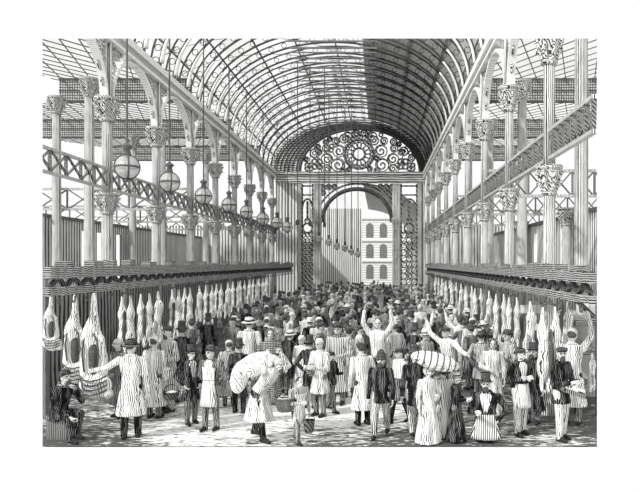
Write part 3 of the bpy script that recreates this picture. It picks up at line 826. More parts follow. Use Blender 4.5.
# ------------------------------------------------------------------ hanging lamps
def lamp(px, py, Yd, r, label, topz):
    p = W(px, py, Yd)
    t = thing('globe_lamp', label, 'lamp', (p.x, p.y, p.z), 'hanging globe lamps')
    m = MB(); m.tube([(p.x, p.y, p.z + r * 1.75), (p.x, p.y, topz)], .03, 6); m.build('rod', M_brass, t, clip=True)
    m = MB(); m.ell(p, (r, r, r), 20, 14); m.build('globe', M_globe, t, smooth=True)
    m = MB()
    for a0 in (0, math.pi / 2):
        m.tube([p + Vector((r * 1.03 * math.cos(a) * math.cos(a0 + .5), r * 1.03 * math.cos(a) * math.sin(a0 + .5), r * 1.03 * math.sin(a))) for a in [2 * math.pi * k / 24 for k in range(24)]], r * (.085 if r > .3 else .05), 5, True)
    m.tube([p + Vector((r * 1.03 * math.cos(a), r * 1.03 * math.sin(a), 0)) for a in [2 * math.pi * k / 24 for k in range(24)]], r * .085, 5, True)
    m.build('cage', M_brass, t, smooth=True)
    m = MB(); m.lathe([(r * .45, r * .86), (r * .34, r * 1.15), (r * .26, r * 1.5), (r * .5, r * 1.75), (r * .36, r * 1.85), (r * .1, r * 2.1)], 12, p); m.build('cap', M_brass, t, smooth=True)
    m = MB(); m.lathe([(r * .05, -r * 1.28), (r * .16, -r * 1.18), (r * .1, -r * 1.05), (r * .3, -r * .92)], 10, p); m.build('finial', M_brass, t, smooth=True)
    m = MB(); m.lathe([(r * .09, -r * .5), (r * .13, -r * .1), (r * .1, r * .3), (r * .05, r * .8)], 8, p); m.build('burner', M_pale, t, smooth=True)
    finish(t); return t
lamps = [(127, 167, .0273), (169.5, 182, .0331), (203.5, 196, .0398), (229, 205, .0461), (246.5, 212, .0523), (263, 219, .0594), (277, 223, .0660), (287.5, 227, .0715)]
for i, (px, py, k) in enumerate(lamps):
    Yd = k * F; X = (px - VX) * Yd / F
    lamp(px, py, Yd, .32 if i < 5 else .36, 'caged glass globe lamp on a long rod before the left arcade, %s from the front' % NPIX[i + 1], vz(max(X, VC - VA + .05)))
far = [(319, 239), (329, 242), (337, 246), (345, 248), (351.5, 251.5), (358, 254)]
for i, (px, py) in enumerate(far):
    Yd = 39 + 1.6 * i; X = (px - VX) * Yd / F
    lamp(px, py, Yd, .22, 'small globe lamp hanging before the end screen, %s from the left' % NPIX[i + 1], vz(X))
for i, px in enumerate((297.5, 310, 329.5 - 5)):
    Yd = 33 + i; X = (px - VX) * Yd / F
    m = MB(); m.tube([(X, Yd, 5.2), (X, Yd, vz(X))], .025, 6); m.lathe([(.02, 5.05), (.09, 5.1), (.09, 5.3), (.02, 5.36)], 8, (X, Yd, 0)); o = m.build('tie_rod', M_dark, clip=True)
    tag(o, 'thin iron rod hanging from the vault, %s of three left of the rosette' % NPIX[i + 1], 'rod', 'hanging rods')

# ------------------------------------------------------------------ meat stalls
def rail(side, X, y0, y1, zt, zb, th):
    t = thing('meat_rail', 'long timber meat rail with hooks along the %s side' % side, 'rail', (X, y0, 0))
    m = MB(); m.box(X - .14, y0, zt - th, X + .14, y1, zt); m.build('top_beam', M_beam, t, clip=True)
    m = MB(); m.box(X - .10, y0, zb, X + .10, y1, zb + th * .7); m.build('hook_beam', M_beam, t, clip=True)
    m = MB(); y = y0 + .2
    while y < y1 - .5:
        m.bar((X, y, zb + .14), (X, y + .3, zt - .2), .07, .07); m.bar((X, y + .3, zt - .2), (X, y + .6, zb + .14), .07, .07); y += .6
    m.build('bracing', M_dark, t, clip=True)
    m = MB(); y = y0 + .3
    sgn = -1 if X < 0 else 1
    while y < y1:
        c = Vector((X - sgn * .12, y, zb - .02)); m.tube([c + Vector((0, .06 * math.cos(a), .07 * math.sin(a) - .05)) for a in [R(-200 + 240 * k / 7) for k in range(8)]], .016, 5); y += .55
    m.build('hooks', M_brass, t, clip=True)['kind'] = 'stuff'
    y = y0 + 1.9
    while y < y1:
        m = MB(); m.box(X + sgn * .9, y - .08, 0, X + sgn * 1.06, y + .08, zt - .05); m.box(X, y - .06, zt - .4, X + sgn * 1.06, y + .06, zt - .25); m.build('post', M_stallx, t, clip=True); y += 4.1
    m = MB(); y = y0 + .6; rnd = random.Random(3)
    while y < y1:
        w = rnd.uniform(.2, .6); h = rnd.uniform(.05, .14); m.box(X - .1, y, zt, X + .1, y + w, zt + h); m.build('ledge_block', M_beam, t, clip=True); m = MB(); y += w + rnd.uniform(.4, 1.6)
    finish(t)
    m = MB(); m.box(X + sgn * 2.0, y0 + 1.5, 0, X + sgn * 2.08, y1, 2.62); o = m.build('stall_partition', M_stall, clip=True)
    tag(o, 'dark boarded stall partition behind the meat on the %s side' % side, 'partition', 'stall partitions')
rail('left', -5.75, 10.95, 42, 3.04, 2.52, .22)
rail('right', 3.15, 9.3, 42, 2.97, 2.5, .16)
m = MB()

def carcass_proto(kind, label):
    t = thing('beef_side' if kind == 'beef' else 'carcass', label, 'meat', (0, 0, 0))
    del t['_o']
    b = MB()
    if kind == 'split':                 # whole split carcass hung by both shanks, 1.35 m; origin at the hook
        for s in (-1, 1):
            b.cap((s * .10, 0, -.06), .028, (s * .11, 0, -.24), .042); b.cap((s * .11, 0, -.24), .042, (s * .10, 0, -.46), .10)
            b.ell((s * .10, 0, -.48), (.10, .11, .17))
            b.cap((s * .08, 0, -.6), .085, (s * .09, 0, -.95), .10); b.ell((s * .09, 0, -1.0), (.115, .13, .22))
            b.cap((s * .13, -.03, -1.15), .05, (s * .15, -.08, -1.36), .028)
        b.cap((0, .04, -.6), .09, (0, .04, -1.1), .11); b.cap((0, .01, -1.15), .085, (0, -.03, -1.36), .055)
        mobj('flesh', fuse(b, 'carcass', .02), M_fat, t)
        c = MB(); c.ell((0, -.10, -.84), (.045, .045, .27)); c.ell((0, -.08, -.5), (.02, .05, .12)); sobj('cavity', c, M_cav, t)
        c = MB(); c.tube([(-.13, 0, -.03), (-.08, 0, .0), (0, 0, .02), (.08, 0, 0), (.13, 0, -.03)], .018, 6); c.tube([(0, 0, .02), (0, 0, .12)], .012, 6); sobj('gambrel', c, M_brass, t)
    elif kind == 'lean':                # single narrow side
        b.cap((0, 0, -.05), .03, (.02, 0, -.3), .05); b.ell((.03, 0, -.45), (.12, .11, .2)); b.cap((.02, 0, -.55), .10, (-.02, 0, -.9), .09)
        b.ell((-.02, 0, -1.02), (.15, .1, .24)); b.cap((-.06, 0, -1.15), .07, (-.1, -.03, -1.38), .03); b.cap((.06, 0, -1.12), .07, (.07, 0, -1.3), .05)
        mobj('flesh', fuse(b, 'carcass', .02), M_fat, t)
        c = MB(); c.ell((-.03, -.07, -.95), (.06, .05, .2)); sobj('cavity', c, M_meat, t)
        c = MB(); c.tube([(0, 0, -.05), (0, 0, .02), (0, .04, .07), (0, 0, .12)], .013, 6); sobj('hook', c, M_brass, t)
    else:                               # big side of beef: thin shank, folded flank and fat ribbed forequarter, 2.0 m
        b.cap((0, 0, -.05), .045, (0, 0, -.45), .075); b.cap((0, 0, -.45), .08, (-.05, 0, -.75), .17); b.ell((-.04, 0, -.85), (.20, .14, .26))
        b.cap((-.12, 0, -.9), .10, (-.16, 0, -1.5), .11); b.cap((.14, -.02, -.85), .07, (.20, -.02, -1.45), .08)
        b.ell((.02, .04, -1.3), (.24, .10, .45)); b.ell((.05, 0, -1.72), (.30, .16, .25)); b.cap((-.16, 0, -1.7), .12, (.28, -.03, -1.85), .10)
        mobj('flesh', fuse(b, 'beef_side', .022), M_fat, t)
        c = MB(); c.ell((.02, -.075, -1.12), (.085, .05, .30)); c.ell((.02, -.04, -1.35), (.09, .06, .2)); sobj('cavity', c, M_cav, t)
        for k in range(4):
            c = MB(); z = -1.56 - .085 * k
            c.tube([(-.24 + .03 * k, -.10, z + .05), (-.12, -.165, z - .03), (.03, -.185, z - .05), (.18, -.17, z - .02), (.31, -.11, z + .05)], .015, 6); sobj('rib', c, M_cav, t)
        for s in (-1, 1):
            c = MB(); c.tube([(s * .03, -.1, -.72), (s * .13, -.13, -.88), (s * .16, -.12, -1.15), (s * .12, -.12, -1.45)], .016, 6); sobj('fat_fold', c, M_cav, t)
        c = MB(); c.tube([(0, 0, -.05), (0, 0, .02), (0, .04, .07), (0, 0, .12)], .016, 6); sobj('hook', c, M_brass, t)
    return t
cs = carcass_proto('split', 'x'); cl = carcass_proto('lean', 'x'); cb = carcass_proto('beef', 'x')
used = set()
def hang(proto, loc, rz, sc, label, group):
    if proto.name not in used:
        used.add(proto.name); proto.location = loc; proto.rotation_euler = (0, 0, rz); proto.scale = (sc,) * 3; proto['label'] = label; proto['group'] = group; return proto
    return dup(proto, loc, rz, label, sc, group)
for i, (px, yt, yb, Yd) in enumerate(((51, 293, 352, 12.6), (75, 294, 385, 12.3), (94, 292, 401, 12.0))):
    p = W(px, yt, Yd); h = (yb - yt) * Yd / F
    hang(cb, p, R(10 - 8 * i), h / 2.0, ('folded side of beef hanging above the seated man', 'large side of beef hanging right of the seated man', 'largest side of beef, reached for by the man in the pale coat')[i], 'sides of beef on the left rail')
lx = [122, 141, 154, 172, 184, 196, 206, 216, 225, 233, 240, 247, 253, 259, 264]
for i, px in enumerate(lx):
    X = -5.72; Yd = X * F / (px - VX); p = Vector((X + .1, Yd, 2.42))
    hang(cs if i % 3 != 2 else cl, p, R(random.uniform(-25, 25)), random.uniform(.86, 1.0) * (1.1 if i < 4 else 1), 'pale carcass hanging on the left rail, %s white one from the front' % NPIX[i + 1], 'carcasses on the left rail')
rx_ = [549, 530, 513, 500, 489, 478, 469, 461, 454, 448, 442, 437]
for i, px in enumerate(rx_):
    X = 3.05; Yd = X * F / (px - VX); p = Vector((X, Yd, 2.36))
    hang(cs if i % 3 != 1 else cl, p, R(random.uniform(-25, 25)), (1.12 if i == 0 else random.uniform(.84, .98)), 'pale carcass hanging on the right rail, %s from the front' % NPIX[i + 1], 'carcasses on the right rail')
# price boards on posts
for i, (px, py, w, h, Yd) in enumerate(((507, 279, .16, .13, 17.2), (525, 281, .13, .18, 16), (531, 309, .26, .1, 15.6), (534, 327, .16, .08, 15.4))):
    p = W(px, py, Yd); t = thing('notice_board', 'small blank white board on a thin stand by the right stalls, %s from the left' % NPIX[i + 1], 'sign', (p.x, Yd, 0), 'white boards by the right stalls')
    m = MB(); m.box(p.x - w, Yd - .02, p.z - h, p.x + w, Yd, p.z + h); m.build('board', M_white, t)
    m = MB(); m.bar((p.x, Yd + .02, 0), (p.x, Yd + .02, p.z), .035); m.build('stand', M_stallx, t); finish(t)
# stall booth at the right edge
t = thing('stall_booth', 'dark timber butcher booth with counter and diagonal brace at the right edge', 'stall', (4.05, 12.4, 0))
def bx(n, mat, *a):
    m = MB()
    for q in a: m.box(*q)
    return m.build(n, mat, t, clip=True)
bx('post', M_stallx, (4.41, 12.90, 0, 4.55, 13.05, 2.55)); bx('post', M_stallx, (3.97, 13.90, 0, 4.09, 14.04, 2.5)); bx('post', M_stallx, (5.25, 14.70, 0, 5.39, 14.84, 2.5))
bx('counter', M_beam, (4.00, 13.00, 1.82, 4.75, 14.90, 1.95)); bx('shelf', M_beam, (4.10, 13.20, 1.2, 4.75, 14.80, 1.3)); bx('shelf', M_stallx, (4.10, 13.20, .35, 4.75, 14.80, .45))
bx('back_panel', M_stall, (4.15, 14.80, 0, 5.25, 14.90, 2.0)); bx('canopy_beam', M_beam, (3.95, 13.00, 2.42, 4.85, 13.20, 2.7))
bx('white_panel', M_white, (4.20, 13.60, 2.0, 4.60, 13.63, 2.38))
m = MB(); m.bar((4.0, 13.3, 2.42), (4.5, 13.3, 1.95), .09); m.build('brace', M_dark, t, clip=True); finish(t)
hang(cl, W(592, 352, 12.9), R(20), .58, 'small joint of meat hanging in the booth at the right edge', 'carcasses on the right rail')
hang(cl, W(567, 300, 13.1), R(-20), .9, 'shadowed carcass hanging just left of the right edge booth', 'carcasses on the right rail')
# ------------------------------------------------------------------ the crowd: people one can tell apart
HK = {'tophat': 1.06, 'bowler': 1.02, 'helmet': 1.06, 'cap': 1.0, 'skull': 1.01, 'wide': 1.01, 'bonnet': 1.01, None: 1.0}
def at(px, feet, top, label, face, group=None, **k):
    """face: 0 towards us, 90 to the right, 180 away, -90 to the left"""
    Y = floorY(feet); p = W(px, feet, Y); H = (feet - top) * Y / F / HK[k.get('hat', 'tophat')]
    if k.get('legs') == 'sit': H = k.pop('H')
    if k.get('lean'): H *= 1.0
    if 'H' in k: H = k.pop('H')
    fs = k.pop('name', 'person')
    return person(fs, label, (p.x, p.y, 0), R(face), H=H, **k)
FG = []
A = lambda *a, **k: FG.append(at(*a, **k))
A(59, 438, 366, 'person in dark coat and bowler hat sitting hunched at the left edge', 62, legs='sit', H=1.66, arms=('lap', 'face'), lean=R(14), coat='jacket', coat_m=M_black, trou_m=M_black, hat='bowler', scarf=True, beard=M_hair)
A(121, 417, 338, 'person in dark smock and pale cap standing behind the largest side of beef', -35, arms=('front', 'down'), coat='overcoat', coat_m=M_char, hat='skull', hat_m=M_hatw, beard=M_hair, lean=R(6), nod=R(-10))
A(131, 438, 339, 'person in long pale coat and black hat, back turned, reaching to the beef', 190, arms=('down', 'out'), legs='apart', coat='smock', coat_m=M_smock, trou_m=M_black, hat='wide', hat_m=M_hat, turn=R(-30))
A(154, 418, 336, 'person in white smock and white cap, back turned, carrying a tied bundle', 165, arms=('down', 'down'), coat='smock', hem=.16, coat_m=M_smock, trou_m=M_char, hat='skull', hat_m=M_hatw)
A(169, 411, 326, 'bearded person in long striped overall facing left beside the white capped porter', -45, arms=('down', 'front'), coat='overcoat', coat_m=M_stripe, hat='cap', beard=M_hair, trou_m=M_grey)
A(182, 402, 321, 'person in broad black coat, back turned, behind the striped overall', 200, arms=('hip', 'hip'), coat='frock', coat_m=M_black, hat='tophat')
A(191, 424, 344, 'person in dark open coat and top hat with hands in pockets', 40, arms=('hip', 'hip'), legs='apart', coat='frock', coat_m=M_black, trou_m=M_char, hat='tophat', vest=M_grey, turn=R(10))
A(211, 430, 345, 'person in white shirt, short white apron and bowler, hands behind back', -15, arms=('behind', 'behind'), legs='apart', coat='jacket', coat_m=M_char, trou_m=M_char, hat='bowler', vest=M_linen, apron='bib', turn=R(-20))
A(239, 413, 338, 'person in black coat and top hat, back turned, left of the sack porter', 170, arms=('down', 'down'), coat='jacket', coat_m=M_black, trou_m=M_black, hat='tophat')
A(229, 406, 340, 'person in grey coat and pale cap, back turned, behind the short aproned bowler wearer', 195, arms=('hip', 'front'), coat='overcoat', coat_m=M_grey, hat='skull', hat_m=M_hatw)
A(249, 398, 317, 'person in white smock and white hat, back turned, above the sack porter', 170, arms=('front', 'down'), coat='smock', coat_m=M_smock, hat='wide', hat_m=M_hatw, trou_m=M_grey)
A(270, 403, 328, 'person in grey shawl and hood facing us behind the sack porter', 15, arms=('front', 'front'), coat='dress', coat_m=M_check, hat='bonnet', hat_m=M_char)
A(280, 392, 320, 'person in dark coat and top hat beside the hooded figure', -40, arms=('front', 'down'), coat='frock', coat_m=M_char, hat='tophat')
A(259, 440, 348, 'bent porter in long pale skirted smock carrying the big white sack', 60, H=1.62, arms=('load', 'load'), legs='walk', lean=R(40), coat='smock', hem=.22, coat_m=M_smock, trou_m=M_black, hat='skull', hat_m=M_hatw, beard=M_hair, nod=R(20))
A(297, 443, 376, 'child porter in apron holding a wicker basket before the walkers', 45, arms=('carry', 'down'), legs='walk', lean=R(8), coat='shirt', coat_m=M_grey, trou_m=M_char, hat=None, apron='bib', apron_m=M_smock, wide=1.25)
A(290, 396, 330, 'person in black coat, arms out, back turned, right of the hooded figure', 150, arms=('hip', 'hip'), coat='frock', coat_m=M_black, hat='wide', hat_m=M_hatw)
A(302, 400, 335, 'person in long white overall and pale hat behind the basket child', -30, arms=('front', 'down'), coat='overcoat', coat_m=M_smock, hat='skull', hat_m=M_hatw)
A(310, 408, 335, 'person in black coat and tall hat, back turned, left of the smock with a bundle', 160, arms=('down', 'hip'), coat='frock', coat_m=M_black, hat='tophat')
A(320, 416, 338, 'person in white knee smock holding a dark bundle at the chest', -35, arms=('carry', 'carry'), coat='smock', hem=.30, coat_m=M_smock, trou_m=M_char, hat='skull', hat_m=M_hatw)
A(331, 412, 352, 'small dark person in cap walking right of the bundle holder', 60, legs='walk', arms=('down', 'carry'), coat='jacket', coat_m=M_black, hat='cap')
A(338, 404, 322, 'person in long pale striped coat with neck scarf mid crowd', -15, arms=('down', 'front'), coat='overcoat', coat_m=M_stripe, hat='bowler', scarf=True)
A(349, 398, 326, 'person in grey coat, back turned, left of the white smocked stooper', 165, arms=('down', 'down'), coat='overcoat', coat_m=M_grey, hat='bowler')
A(363, 425, 343, 'stooping person in white smock and dark cap, back turned, beside the helmeted officer', 205, arms=('front', 'down'), coat='smock', coat_m=M_linen, hem=.2, trou_m=M_black, hat='cap', lean=R(8))
A(381, 437, 349, 'helmeted officer in dark tunic and grey trousers walking away', -10, legs='walk', arms=('down', 'down'), coat='jacket', hem=.42, coat_m=M_black, trou_m=M_grey, hat='helmet', beard=M_hair)
A(400, 424, 348, 'person in white shirt and dark kilted apron walking left of the tailcoat', -60, legs='walk', arms=('front', 'down'), coat='jacket', hem=.36, coat_m=M_linen, trou_m=M_black, hat='cap', apron='waist', apron_m=M_char)
A(415, 435, 345, 'person in black tailcoat and tall top hat, back turned, grey trousers', 190, legs='walk', arms=('hip', 'down'), coat='frock', hem=.36, coat_m=M_black, trou_m=M_grey, hat='tophat')
A(378, 396, 318, 'shouting person in white shirt with both arms raised', -5, arms=('raised', 'raised'), coat='shirt', coat_m=M_linen, hat=None, trou_m=M_char)
A(428, 443, 365, 'person in pale bonnet and long light dress near the bottom edge', 25, arms=('down', 'front'), coat='dress', coat_m=M_smock, hat='bonnet', hat_m=M_hatw)
A(444, 437, 368, 'person in long white dress and dark hat under the woven hamper', 200, arms=('load', 'down'), coat='dress', coat_m=M_linen, hat='wide', hat_m=M_hat)
A(456, 441, 372, 'person in dark dress and white domed hat beside the bow tied person', 60, arms=('carry', 'front'), coat='dress', coat_m=M_black, hat='bowler', hat_m=M_hatw)
A(486, 441, 370, 'bearded person in top hat, white shirt front, bow tie and long apron', -12, arms=('carry', 'hip'), coat='frock', hem=.26, coat_m=M_black, trou_m=M_char, hat='tophat', vest=M_linen, tie=True, beard=M_hair, apron='long', apron_m=M_stripe, leg_scale=.45, H=1.56, wide=1.2)
A(520, 435, 348, 'person in dark jacket, cap and short white apron with folded arms', 25, arms=('folded', 'folded'), legs='apart', coat='jacket', coat_m=M_black, trou_m=M_smock, hat='cap', vest=M_linen, apron='waist', apron_m=M_linen, turn=R(25))
A(533, 423, 342, 'person in long dark coat and top hat standing behind the folded arms', -30, arms=('hip', 'down'), coat='overcoat', coat_m=M_black, hat='tophat', beard=M_hair)
A(561, 440, 347, 'person in dark jacket, cap and pale trousers carrying a tray of papers', 35, arms=('carry', 'carry'), legs='apart', coat='jacket', hem=.40, coat_m=M_black, trou_m=M_smock, hat='cap', beard=M_hair, turn=R(-40))
A(481, 401, 331, 'person in round shouldered grey coat and dark hat, back turned, behind the bow tied person', 170, arms=('down', 'hip'), coat='frock', coat_m=M_grey, hat='bowler')
A(493, 414, 338, 'person in pale dress with bare head right of the round shouldered coat', -10, arms=('front', 'down'), coat='dress', coat_m=M_smock, hat='bonnet', hat_m=M_char)
A(508, 408, 329, 'person in dark hat and grey jacket walking left behind the folded arms', -60, arms=('down', 'carry'), coat='jacket', coat_m=M_grey, hat='bowler', legs='walk')
A(449, 403, 326, 'person in white shirt raising one arm across the crowd', -40, arms=('raisedout', 'out'), coat='shirt', coat_m=M_linen, trou_m=M_char, hat='cap', lean=R(10))
A(425, 398, 330, 'person in pale jacket leaning with an arm out left of the raised arm', 30, arms=('out', 'front'), coat='jacket', coat_m=M_grey, hat='wide', hat_m=M_hatw)
A(572, 424, 328, 'person in white smock reaching up at the booth on the right edge', 150, arms=('raised', 'raised'), coat='smock', hem=.2, coat_m=M_smock, hat='skull', hat_m=M_hatw, trou_m=M_char)

# things held, carried or sat upon
def prop(mb, name, label, cat, mat, loc, vox=None, smooth=True):
    me = fuse(mb, name, vox) if vox else None
    if me is None:
        me = mb.mesh(name); bm = bmesh.new(); bm.from_mesh(me); bmesh.ops.recalc_face_normals(bm, faces=bm.faces[:]); bm.to_mesh(me); bm.free()
    me.materials.clear(); me.materials.append(mat); o = bpy.data.objects.new(name, me); COL.objects.link(o); o.location = loc
    return tag(o, label, cat)
p = W(54, 438, floorY(438)); m = MB(); m.box(-.16, -.16, 0, .20, .26, .36); m.box(-.18, -.19, .36, .22, .29, .41)
prop(m, 'wooden_block', 'low dark wooden block under the person at the left edge', 'block', M_stallx, (p.x + .08, p.y + .05, 0))
Yp = floorY(440); p = W(252, 378, Yp)
m = MB(); m.ell((-.06, 0, .16), (.36, .25, .20), 18, 12, Matrix.Rotation(R(-22), 3, 'Y')); m.ell((-.34, .02, -.06), (.16, .22, .30), 14, 10, Matrix.Rotation(R(12), 3, 'Y')); m.ell((.25, 0, .20), (.22, .2, .13), 12, 8, Matrix.Rotation(R(20), 3, 'Y')); m.cap((.38, 0, .12), .08, (.47, -.02, .06), .05)
prop(m, 'sack', 'large white sack bulging over the bent porter\'s back', 'sack', M_sack, (p.x + .10, Yp + .10, p.z + .06), .02)
def basket(px, py, Yd, r, h, label, mat=M_wicker, handle=True, name='wicker_basket', fill=None):
    p = W(px, py, Yd); t = thing(name, label, 'basket' if name == 'wicker_basket' else 'pail', tuple(p))
    m = MB(); m.lathe([(r * .72, 0), (r * .9, h * .4), (r, h), (r * .93, h), (r * .82, h * .45), (r * .66, h * .08)], 20, p); m.build('bowl', mat, t)
    m = MB(); m.tube([p + Vector((r * math.cos(a), r * math.sin(a), h)) for a in [2 * math.pi * k / 20 for k in range(20)]], r * .09, 6, True); m.build('rim', mat, t)
    if handle:
        m = MB(); m.tube([p + Vector((r * math.cos(a), 0, h + r * 1.0 * math.sin(a))) for a in [math.pi * k / 14 for k in range(15)]], r * .06, 6); m.build('handle', mat, t)
    if fill:
        m = MB(); m.ell(p + Vector((0, 0, h * .8)), (r * .85, r * .85, h * .45), 14, 8); m.build('cloth', fill, t, smooth=True)
    finish(t)
basket(285, 411, floorY(443) - .12, .17, .22, 'dark wicker basket clutched by the child porter', fill=M_meat)
basket(309, 432, floorY(443) - .05, .10, .20, 'dark pail hanging from the child porter\'s hand', M_dark, True, 'pail')
basket(171.5, 399, floorY(418) - .05, .15, .14, 'dark bowl tied in white cloth hanging beside the white smocked porter', M_dark, True, 'bundle_bowl', M_linen)
p = W(314, 370, floorY(413) - .22); m = MB(); m.ell((0, 0, 0), (.17, .12, .14)); m.ell((.1, -.02, .06), (.1, .09, .1)); prop(m, 'bundle', 'dark bundle held at the chest of the white knee smock', 'bundle', M_check, p, .02)
p = W(433, 362, floorY(445)); t = thing('hamper', 'woven domed hamper carried above the bonnet and dark hat', 'basket', tuple(p)); c = p + Vector((.05, .10, .0))
m = MB(); rot = Matrix.Rotation(R(14), 3, 'Y'); m.ell(c, (.43, .28, .15), 22, 10, rot); m.build('shell', M_sack, t, smooth=True)
m = MB()
for k in range(7):
    x = -.33 + .11 * k; s = math.sqrt(1 - (x / .43) ** 2)
    m.tube([c + rot @ Vector((x, .285 * s * math.cos(a), .155 * s * math.sin(a))) for a in [2 * math.pi * q / 16 for q in range(16)]], .010, 5, True)
m.build('bands', M_dark, t); finish(t)
p = W(573, 393, floorY(440) - .30); t = thing('paper_tray', 'shallow tray of white papers held by the person in pale trousers', 'tray', tuple(p))
m = MB(); rot = Matrix.Rotation(R(18), 3, 'Y')
for q in ((-.2, -.13, -.02, .2, .13, 0), (-.2, -.13, 0, -.18, .13, .05), (.18, -.13, 0, .2, .13, .05), (-.2, -.13, 0, .2, -.11, .05), (-.2, .11, 0, .2, .13, .05)): m.box(*q)
m.v = [p + rot @ v for v in m.v]; m.build('tray', M_stallx, t)
m = MB(); m.box(-.15, -.1, .0, .05, .09, .07); m.box(-.05, -.08, .07, .16, .1, .11); m.v = [p + rot @ v for v in m.v]; m.build('papers', M_linen, t); finish(t)

# ------------------------------------------------------------------ middle crowd, copied from a set of differently dressed figures
PR = []
def proto(desc, **k):
    r = person('person', desc, (0, -50, 0), 0, vox=.021, fingers=False, eyes=False, H=1.6, **k); PR.append((desc, r))
proto('person in black frock coat and top hat', coat='frock', coat_m=M_black, hat='tophat', arms=('down', 'hip'))
proto('person in white smock and white skullcap', coat='smock', coat_m=M_smock, hat='skull', hat_m=M_hatw, arms=('front', 'down'))
proto('person in grey overcoat and bowler', coat='overcoat', coat_m=M_grey, hat='bowler', arms=('down', 'front'))
proto('person in charcoal jacket and cap', coat='jacket', coat_m=M_char, hat='cap', arms=('hip', 'down'), trou_m=M_grey, legs='walk')
proto('person in white shirt with an arm raised', coat='shirt', coat_m=M_linen, hat='cap', arms=('down', 'raisedout'))
proto('bearded person in charcoal overcoat', coat='overcoat', coat_m=M_char, hat='tophat', beard=M_hair, arms=('front', 'front'))
proto('person in checked shawl and dark bonnet', coat='dress', coat_m=M_check, hat='bonnet', hat_m=M_char, arms=('front', 'front'))
proto('person in striped apron and bowler', coat='jacket', coat_m=M_char, hat='bowler', apron='bib', apron_m=M_stripe, arms=('behind', 'behind'))
proto('bare headed person in pale long coat', coat='overcoat', coat_m=M_smock, hat=None, arms=('down', 'carry'))
proto('person in black coat and pale brimmed hat', coat='frock', coat_m=M_black, hat='wide', hat_m=M_hatw, arms=('hip', 'hip'))
taken = [(o.location.x, o.location.y) for o in FG]
LM = [(105, 'by the big sides of beef'), (185, 'behind the striped overall'), (240, 'left of the sack porter'), (285, 'behind the sack porter'), (345, 'behind the basket child'),
      (395, 'behind the helmeted officer'), (440, 'behind the black tailcoat'), (500, 'behind the bow tied person'), (620, 'behind the folded arms')]
rnd = random.Random(21)
cand = []
def try_place(px, Y, rad):
    X = (px - VX) * Y / F
    if X < -5.0 + (0 if Y > 13 else .3) or X > 3.0: return None
    if any((X - a) ** 2 + (Y - b) ** 2 < rad * rad for a, b in taken): return None
    taken.append((X, Y)); return X
tries = 0
while len(cand) < 92 and tries < 6000:
    tries += 1
    Y = rnd.uniform(15.0, 25.5); px = rnd.uniform(170, 540)
    if Y < 16.5 and (px < 215 or 225 < px < 300): continue
    X = try_place(px, Y, .62)
    if X is not None: cand.append((px, X, Y))
groups = {}
for q in cand:
    px, X, Y = q
    k = rnd.choices(range(len(PR)), (8, 3, 4, 5, 2, 5, 2, 2, 2, 5))[0]
    lm = next(n for lim, n in LM if px < lim)
    groups.setdefault((k, lm), []).append(q)
firstuse = set()
for (k, lm), lst in groups.items():
    lst.sort(key=lambda q: q[2])
    for i, (px, X, Y) in enumerate(lst):
        d, r = PR[k]
        if len(lst) == 1: lb = '%s %s' % (d, lm)
        else: lb = '%s %s, %s from front' % (d, lm, NPIX[i + 1])
        rz = R(rnd.choice([0, 20, -30, 60, -70, 90, 180, 160, 200, 150, 215]) + rnd.uniform(-15, 15)); sc = rnd.uniform(.93, 1.05)
        if k not in firstuse:
            firstuse.add(k); r.location = (X, Y, 0); r.rotation_euler = (0, 0, rz); r.scale = (sc,) * 3; r['label'] = lb; r['group'] = 'middle crowd'
        else: dup(r, (X, Y, 0), rz, lb, sc, 'middle crowd')
for k, (d, r) in enumerate(PR):
    if k not in firstuse:
        for ch in list(r.children): bpy.data.objects.remove(ch)
        bpy.data.objects.remove(r)

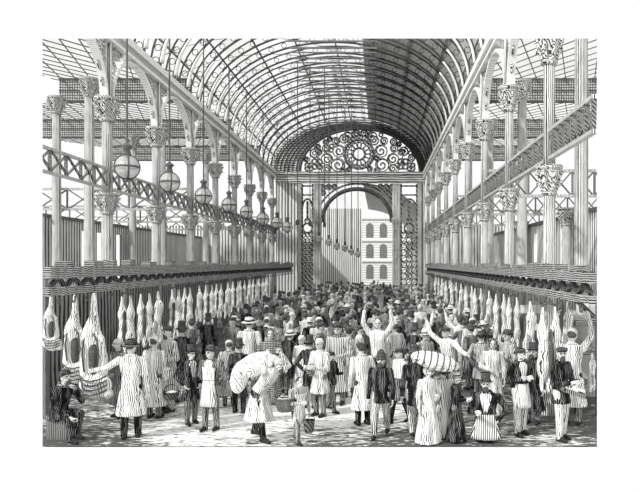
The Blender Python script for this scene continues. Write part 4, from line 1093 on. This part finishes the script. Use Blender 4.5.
# ------------------------------------------------------------------ far crowd: figures a few pixels high, one mesh each
def far_mesh(i, coat_m, hat, hat_m, arm):
    H = 1.6; b = MB(); n = 12
    rg = [(.85, .035, .035), (.82, .10, .055), (.80, .115, .062), (.70, .105, .07), (.60, .09, .068), (.5, .10, .08), (.30, .125, .10)]
    b.loft([[Vector((rx * math.cos(2 * math.pi * j / n), ry * math.sin(2 * math.pi * j / n), z)) * H for j in range(n)] for z, rx, ry in rg])
    for s in (-1, 1):
        b.cap(Vector((s * .055, 0, .5)) * H, .055 * H, Vector((s * .06, -.01, .05)) * H, .034 * H, 8); b.cap(Vector((s * .06, .01, .025)) * H, .03 * H, Vector((s * .065, -.08, .022)) * H, .024 * H, 8)
        e, w = ARMS[arm if s > 0 else 'down']; sh = Vector((s * .112, 0, .80))
        b.cap(sh * H, .038 * H, (sh + Vector((s * e[0], e[1], e[2]))) * H, .032 * H, 8); b.cap((sh + Vector((s * e[0], e[1], e[2]))) * H, .032 * H, (sh + Vector((s * w[0], w[1], w[2]))) * H, .026 * H, 8)
    b.cap(Vector((0, 0, .83)) * H, .035 * H, Vector((0, -.01, .9)) * H, .034 * H, 8); b.ell(Vector((0, -.012, .93)) * H, (.047 * H, .056 * H, .066 * H))
    me = fuse(b, 'far_person', .032)
    me.materials.clear()
    for m_ in (coat_m, M_skin, hat_m): me.materials.append(m_)
    for p in me.polygons:
        p.material_index = 1 if p.center.z > .862 * H else 0
    q = MB()
    prof = {'tophat': [(.001, .022), (.08, .026), (.08, .031), (.054, .034), (.052, .12), (.001, .13)], 'bowler': [(.001, .018), (.077, .022), (.077, .028), (.057, .032), (.052, .07), (.03, .088), (.001, .09)],
            'cap': [(.001, .012), (.056, .012), (.06, .045), (.04, .068), (.001, .072)]}[hat]
    q.lathe(prof, 12); q.v = [(v + Vector((0, -.012, .93))) * H for v in q.v]
    bm = bmesh.new(); bm.from_mesh(me); vs = [bm.verts.new(v) for v in q.v]
    for f in q.f:
        ff = bm.faces.new([vs[j] for j in f]); ff.material_index = 2; ff.smooth = True
    bm.to_mesh(me); bm.free(); return me
FM = [(far_mesh(0, M_black, 'tophat', M_hat, 'down'), 'dark coated person in top hat in the dense far crowd'), (far_mesh(1, M_char, 'bowler', M_hat, 'front'), 'charcoal coated person in bowler in the dense far crowd'),
      (far_mesh(2, M_grey, 'cap', M_hatw, 'down'), 'grey coated person in pale cap in the dense far crowd'), (far_mesh(3, M_smock, 'cap', M_hatw, 'front'), 'white smocked person in pale cap in the dense far crowd'),
      (far_mesh(4, M_char, 'tophat', M_hat, 'raisedout'), 'charcoal coated person with a lifted arm in the dense far crowd')]
n = 0; tries = 0
while n < 190 and tries < 20000:
    tries += 1
    Y = 25.5 + 24 * rnd.random() ** .9; px = rnd.uniform(200, 490)
    if Y > 46 and not (325 < px < 390): continue
    X = try_place(px, Y, .62)
    if X is None: continue
    k = rnd.choices(range(5), (6, 5, 4, 2.5, 1))[0]
    o = bpy.data.objects.new('person', FM[k][0]); COL.objects.link(o); o.location = (X, Y, 0); o.rotation_euler = (0, 0, rnd.uniform(0, 6.28)); o.scale = (rnd.uniform(.94, 1.06),) * 3
    tag(o, FM[k][1], 'person', 'dense far crowd: ' + FM[k][1].split(' in the')[0]); n += 1
bpy.data.scenes.remove(TMP)

# ------------------------------------------------------------------ light and camera
w = bpy.data.worlds.new('daylight'); scene.world = w; w.use_nodes = True
bg = w.node_tree.nodes['Background']; bg.inputs[0].default_value = (1, 1, .99, 1); bg.inputs[1].default_value = 1.0
s = bpy.data.lights.new('sun', 'SUN'); s.energy = 2.7; s.angle = R(3); so = bpy.data.objects.new('sun', s); COL.objects.link(so)
d = Vector((.62, .50, -.62)); so.rotation_euler = d.to_track_quat('-Z', 'Y').to_euler(); so.location = (-10, -8, 20)
c = bpy.data.cameras.new('camera'); co = bpy.data.objects.new('camera', c); COL.objects.link(co)
co.location = CAM; co.rotation_euler = (R(90), 0, 0); c.sensor_width = 36; c.lens = 36.0 * F / 640
c.shift_x = (320 - VX) / 640; c.shift_y = (VY - 246) / 640; c.clip_end = 300
scene.camera = co
vs_ = scene.view_settings; vs_.view_transform = 'Standard'; vs_.look = 'None'; vs_.gamma = 1; vs_.exposure = .08; vs_.use_curve_mapping = False
